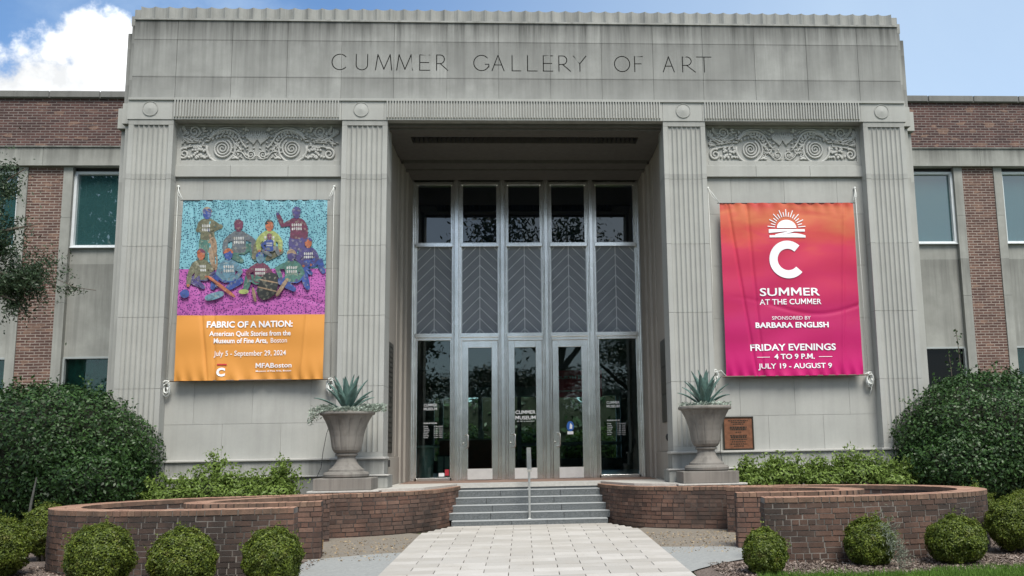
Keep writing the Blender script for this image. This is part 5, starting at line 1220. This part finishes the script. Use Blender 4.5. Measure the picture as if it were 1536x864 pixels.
cloud('crown', [((-7.59, 15, 2.78), (.42, .4, .34), .20), ((-7.99, 15, 2.65), (.35, .4, .38), .17), ((-8.19, 15, 3.4), (.36, .4, .6), .22), ((-8.09, 15, 4.2), (.22, .3, .42), .07), ((-8.64, 15, 3.2), (.7, .6, 1.2), .32), ((-6.96, 15, 2.58), (.2, .08, .07), .006), ((-7.94, 15, 2.3), (.3, .25, .2), .04)], 27000, .032, M_oak, ok)
# trees across the street (behind the camera, mirrored in the glass)
def far_tree(x, y, h, r, seed, label):
    t = thing('live_oak', label, 'tree', (x, y, gz(5)), 'live oaks across the street'); s = MB(); s.tube([(x, y, gz(5) - .1), (x + .3, y, h * .3), (x, y, h * .6)], [.55, .42, .25], 9)
    for k in range(5):
        a = k * 1.256; s.tube([(x + .2, y, h * .3), (x + r * .4 * math.cos(a), y + r * .4 * math.sin(a), h * .55), (x + r * .7 * math.cos(a), y + r * .7 * math.sin(a), h * .72)], [.28, .18, .07], 7)
    s.build('trunk', M_bark, t)
    random.seed(seed); el_ = []
    for k in range(16): a = random.uniform(0, 2 * PI); q = random.uniform(0, .8) * r; el_.append(((x + q * math.cos(a), y + q * math.sin(a), h * random.uniform(.50, .92)), (r * random.uniform(.22, .4), r * random.uniform(.22, .4), h * random.uniform(.07, .14)), 1 / 16))
    cloud('crown', el_, 16000, .22, M_oak, t)
far_tree(-9, -14, 11.5, 6.5, 1, 'spreading live oak across the street, left of the camera'); far_tree(2, -20, 17, 8, 2, 'tallest live oak across the street, straight behind the camera'); far_tree(13, -16, 10.5, 5.5, 3, 'smaller live oak across the street, right of the camera')
src = [o for o in bpy.data.objects if o.name.startswith('live_oak')]
for k, (x, y, sc, wz, lb_) in enumerate(((-24, -7, 1.25, 1.5, 'tall nearest one at the far left'), (-22, -26, 1.0, .8, 'far left'), (-12, -34, 1.1, .9, 'left'), (-1, -38, 1.15, .85, 'middle'), (11, -33, 1.1, .8, 'right'), (23, -27, 1.0, .75, 'far right'), (-5, -30, .8, .7, 'low one left of the middle'), (6, -28, .8, .62, 'low one right of the middle'))):
    o0 = src[k % 3]; c = o0.copy(); COL.objects.link(c); c.location = (x, y, gz(5)); c.scale = (sc, sc, sc * wz * (1 if 'nearest' in lb_ else .74)); c.rotation_euler = (0, 0, k * 1.3); c['label'] = 'tree in the row across the street, ' + lb_; c['group'] = 'row of trees across the street'
    for ch in o0.children: d = ch.copy(); COL.objects.link(d); d.parent = c; d.location = ch.location
hg = thing('reflection_hedge', 'tall dense hedge added behind the camera to darken the glass reflections', 'hedge', (0, -42, gz(5))); crown('foliage', [((x, -42, 1.0), (6, 2, 4.2)) for x in range(-40, 41, 7)], 9000, .5, 77, mats=[M_oak, M_core], parent=hg, amp=.2)  # unseen hedge added so the entrance glass reflects something dark
hg = thing('sky_block_hedge', 'tall dark hedge added behind the lobby to block the bright sky', 'hedge', (0, 47, gz(5))); crown('foliage', [((x, 47, .6), (5, 1.2, 3.3)) for x in range(-18, 19, 6)], 7000, .3, 78, mats=[M_oak, M_core], parent=hg, amp=.15)  # added to keep bright sky out of the lobby's rear openings
# garden plants beyond the lobby
for i, (x, y) in enumerate(((-2.3, 37), (0.2, 36.5), (2.4, 37.2))):
    shrub('garden_shrub', ('left', 'middle', 'right')[i] + ' green shrub in the rear garden seen through the glass doors', 'shrub', 'shrubs in the rear garden', [((x, y, .0), (1.1, .8, .9))], 2500, .14, 90 + i, M_azalea, (x, y, -1.4), amp=.2)
pt_ = thing('potted_plant', 'leafy plant in a pale pot behind the right glass door', 'plant', (1.72, 25.0, -.6)); q = MB(); q.lathe([(.16, -.6), (.22, -.5), (.24, -.2), (.20, -.15), (0, -.15)], 1.62, 25.0, 20); q.build('pot', plain('pale_green_pot', (.30, .42, .36), .4), pt_, smooth=True)
crown('foliage', [((1.62, 25.0, .05), (.22, .22, .25))], 300, .10, 5, mats=[M_azalea, M_core], parent=pt_, shell=.9, core=0)
# grass verge
n = 42000; X = rng.uniform(2.7, 9.5, n); Yy = rng.uniform(10.6, 12.5, n)
bound = np.interp(X, [2.3, 3.1, 4.4, 5.3, 6.4, 8, 9.5], [11.95, 12.0, 11.85, 12.15, 12.2, 12.1, 12.2]) + .05 * np.sin(X * 9) + .03 * np.sin(X * 23)
k = (Yy < bound) | ((X < 4.4) & (Yy < bound + .28) & (rng.random(n) < .12)); X, Yy = X[k], Yy[k]; Zg = -1.41 - .021 * (18 - Yy); hgt = rng.uniform(.03, .085, len(X)); an = rng.uniform(0, PI, len(X)); w = .006
V = np.zeros((len(X), 4, 3)); lean = rng.normal(size=(len(X), 2)) * .02
V[:, 0] = np.stack([X - np.cos(an) * w, Yy - np.sin(an) * w, Zg], 1); V[:, 1] = np.stack([X + np.cos(an) * w, Yy + np.sin(an) * w, Zg], 1); V[:, 2] = np.stack([X + lean[:, 0] + .001, Yy + lean[:, 1], Zg + hgt], 1); V[:, 3] = np.stack([X + lean[:, 0] - .001, Yy + lean[:, 1], Zg + hgt], 1)
o = link('grass', mesh_quads('grass', V.reshape(-1, 3)), [M_grass]); tag(o, 'short green grass at the lower right corner', 'grass', kind='stuff')
# loose mulch chips and leaf litter
def litter(name, polys, n, mat, label):
    C = []
    for (x0, x1, y0, y1, w) in polys:
        m_ = int(n * w); x = rng.uniform(x0, x1, m_); y = rng.uniform(y0, y1, m_); C.append(np.stack([x, y, np.array([gz(v) for v in y]) + .02 + rng.random(m_) * .015], 1))
    C = np.concatenate(C); Nn = rng.normal(size=C.shape) * .5 + np.array([0, 0, 1]); Nn /= np.linalg.norm(Nn, axis=1)[:, None]; L_ = rng.uniform(.008, .028, len(C))
    o = link(name, mesh_quads(name, quads(C, Nn, L_, L_ * rng.uniform(.3, .7, len(C)))), [mat]); tag(o, label, 'litter', kind='stuff')
M_chip = leafmat('bark_chip', (.08, .055, .042), (.36, .30, .26), .9, .2, 0)
litter('mulch_chips', [(2.3, 9.5, 11.95, 13.2, .55), (-8.5, -3.0, 11.5, 14.5, .3), (6.5, 9.5, 13, 16, .15)], 30000, M_chip, 'loose bark chips covering the beds')
litter('leaf_litter', [(1.98, 3.4, 14.2, 17.2, .5), (-3.2, -1.98, 14.2, 17.2, .4), (-1.9, 1.9, 12, 19, .1)], 1500, leafmat('dry_leaf', (.22, .15, .08), (.42, .34, .22), .9, .2, 0), 'dry leaves and straw on the dirt beside the path')
print('objects', len(bpy.data.objects))
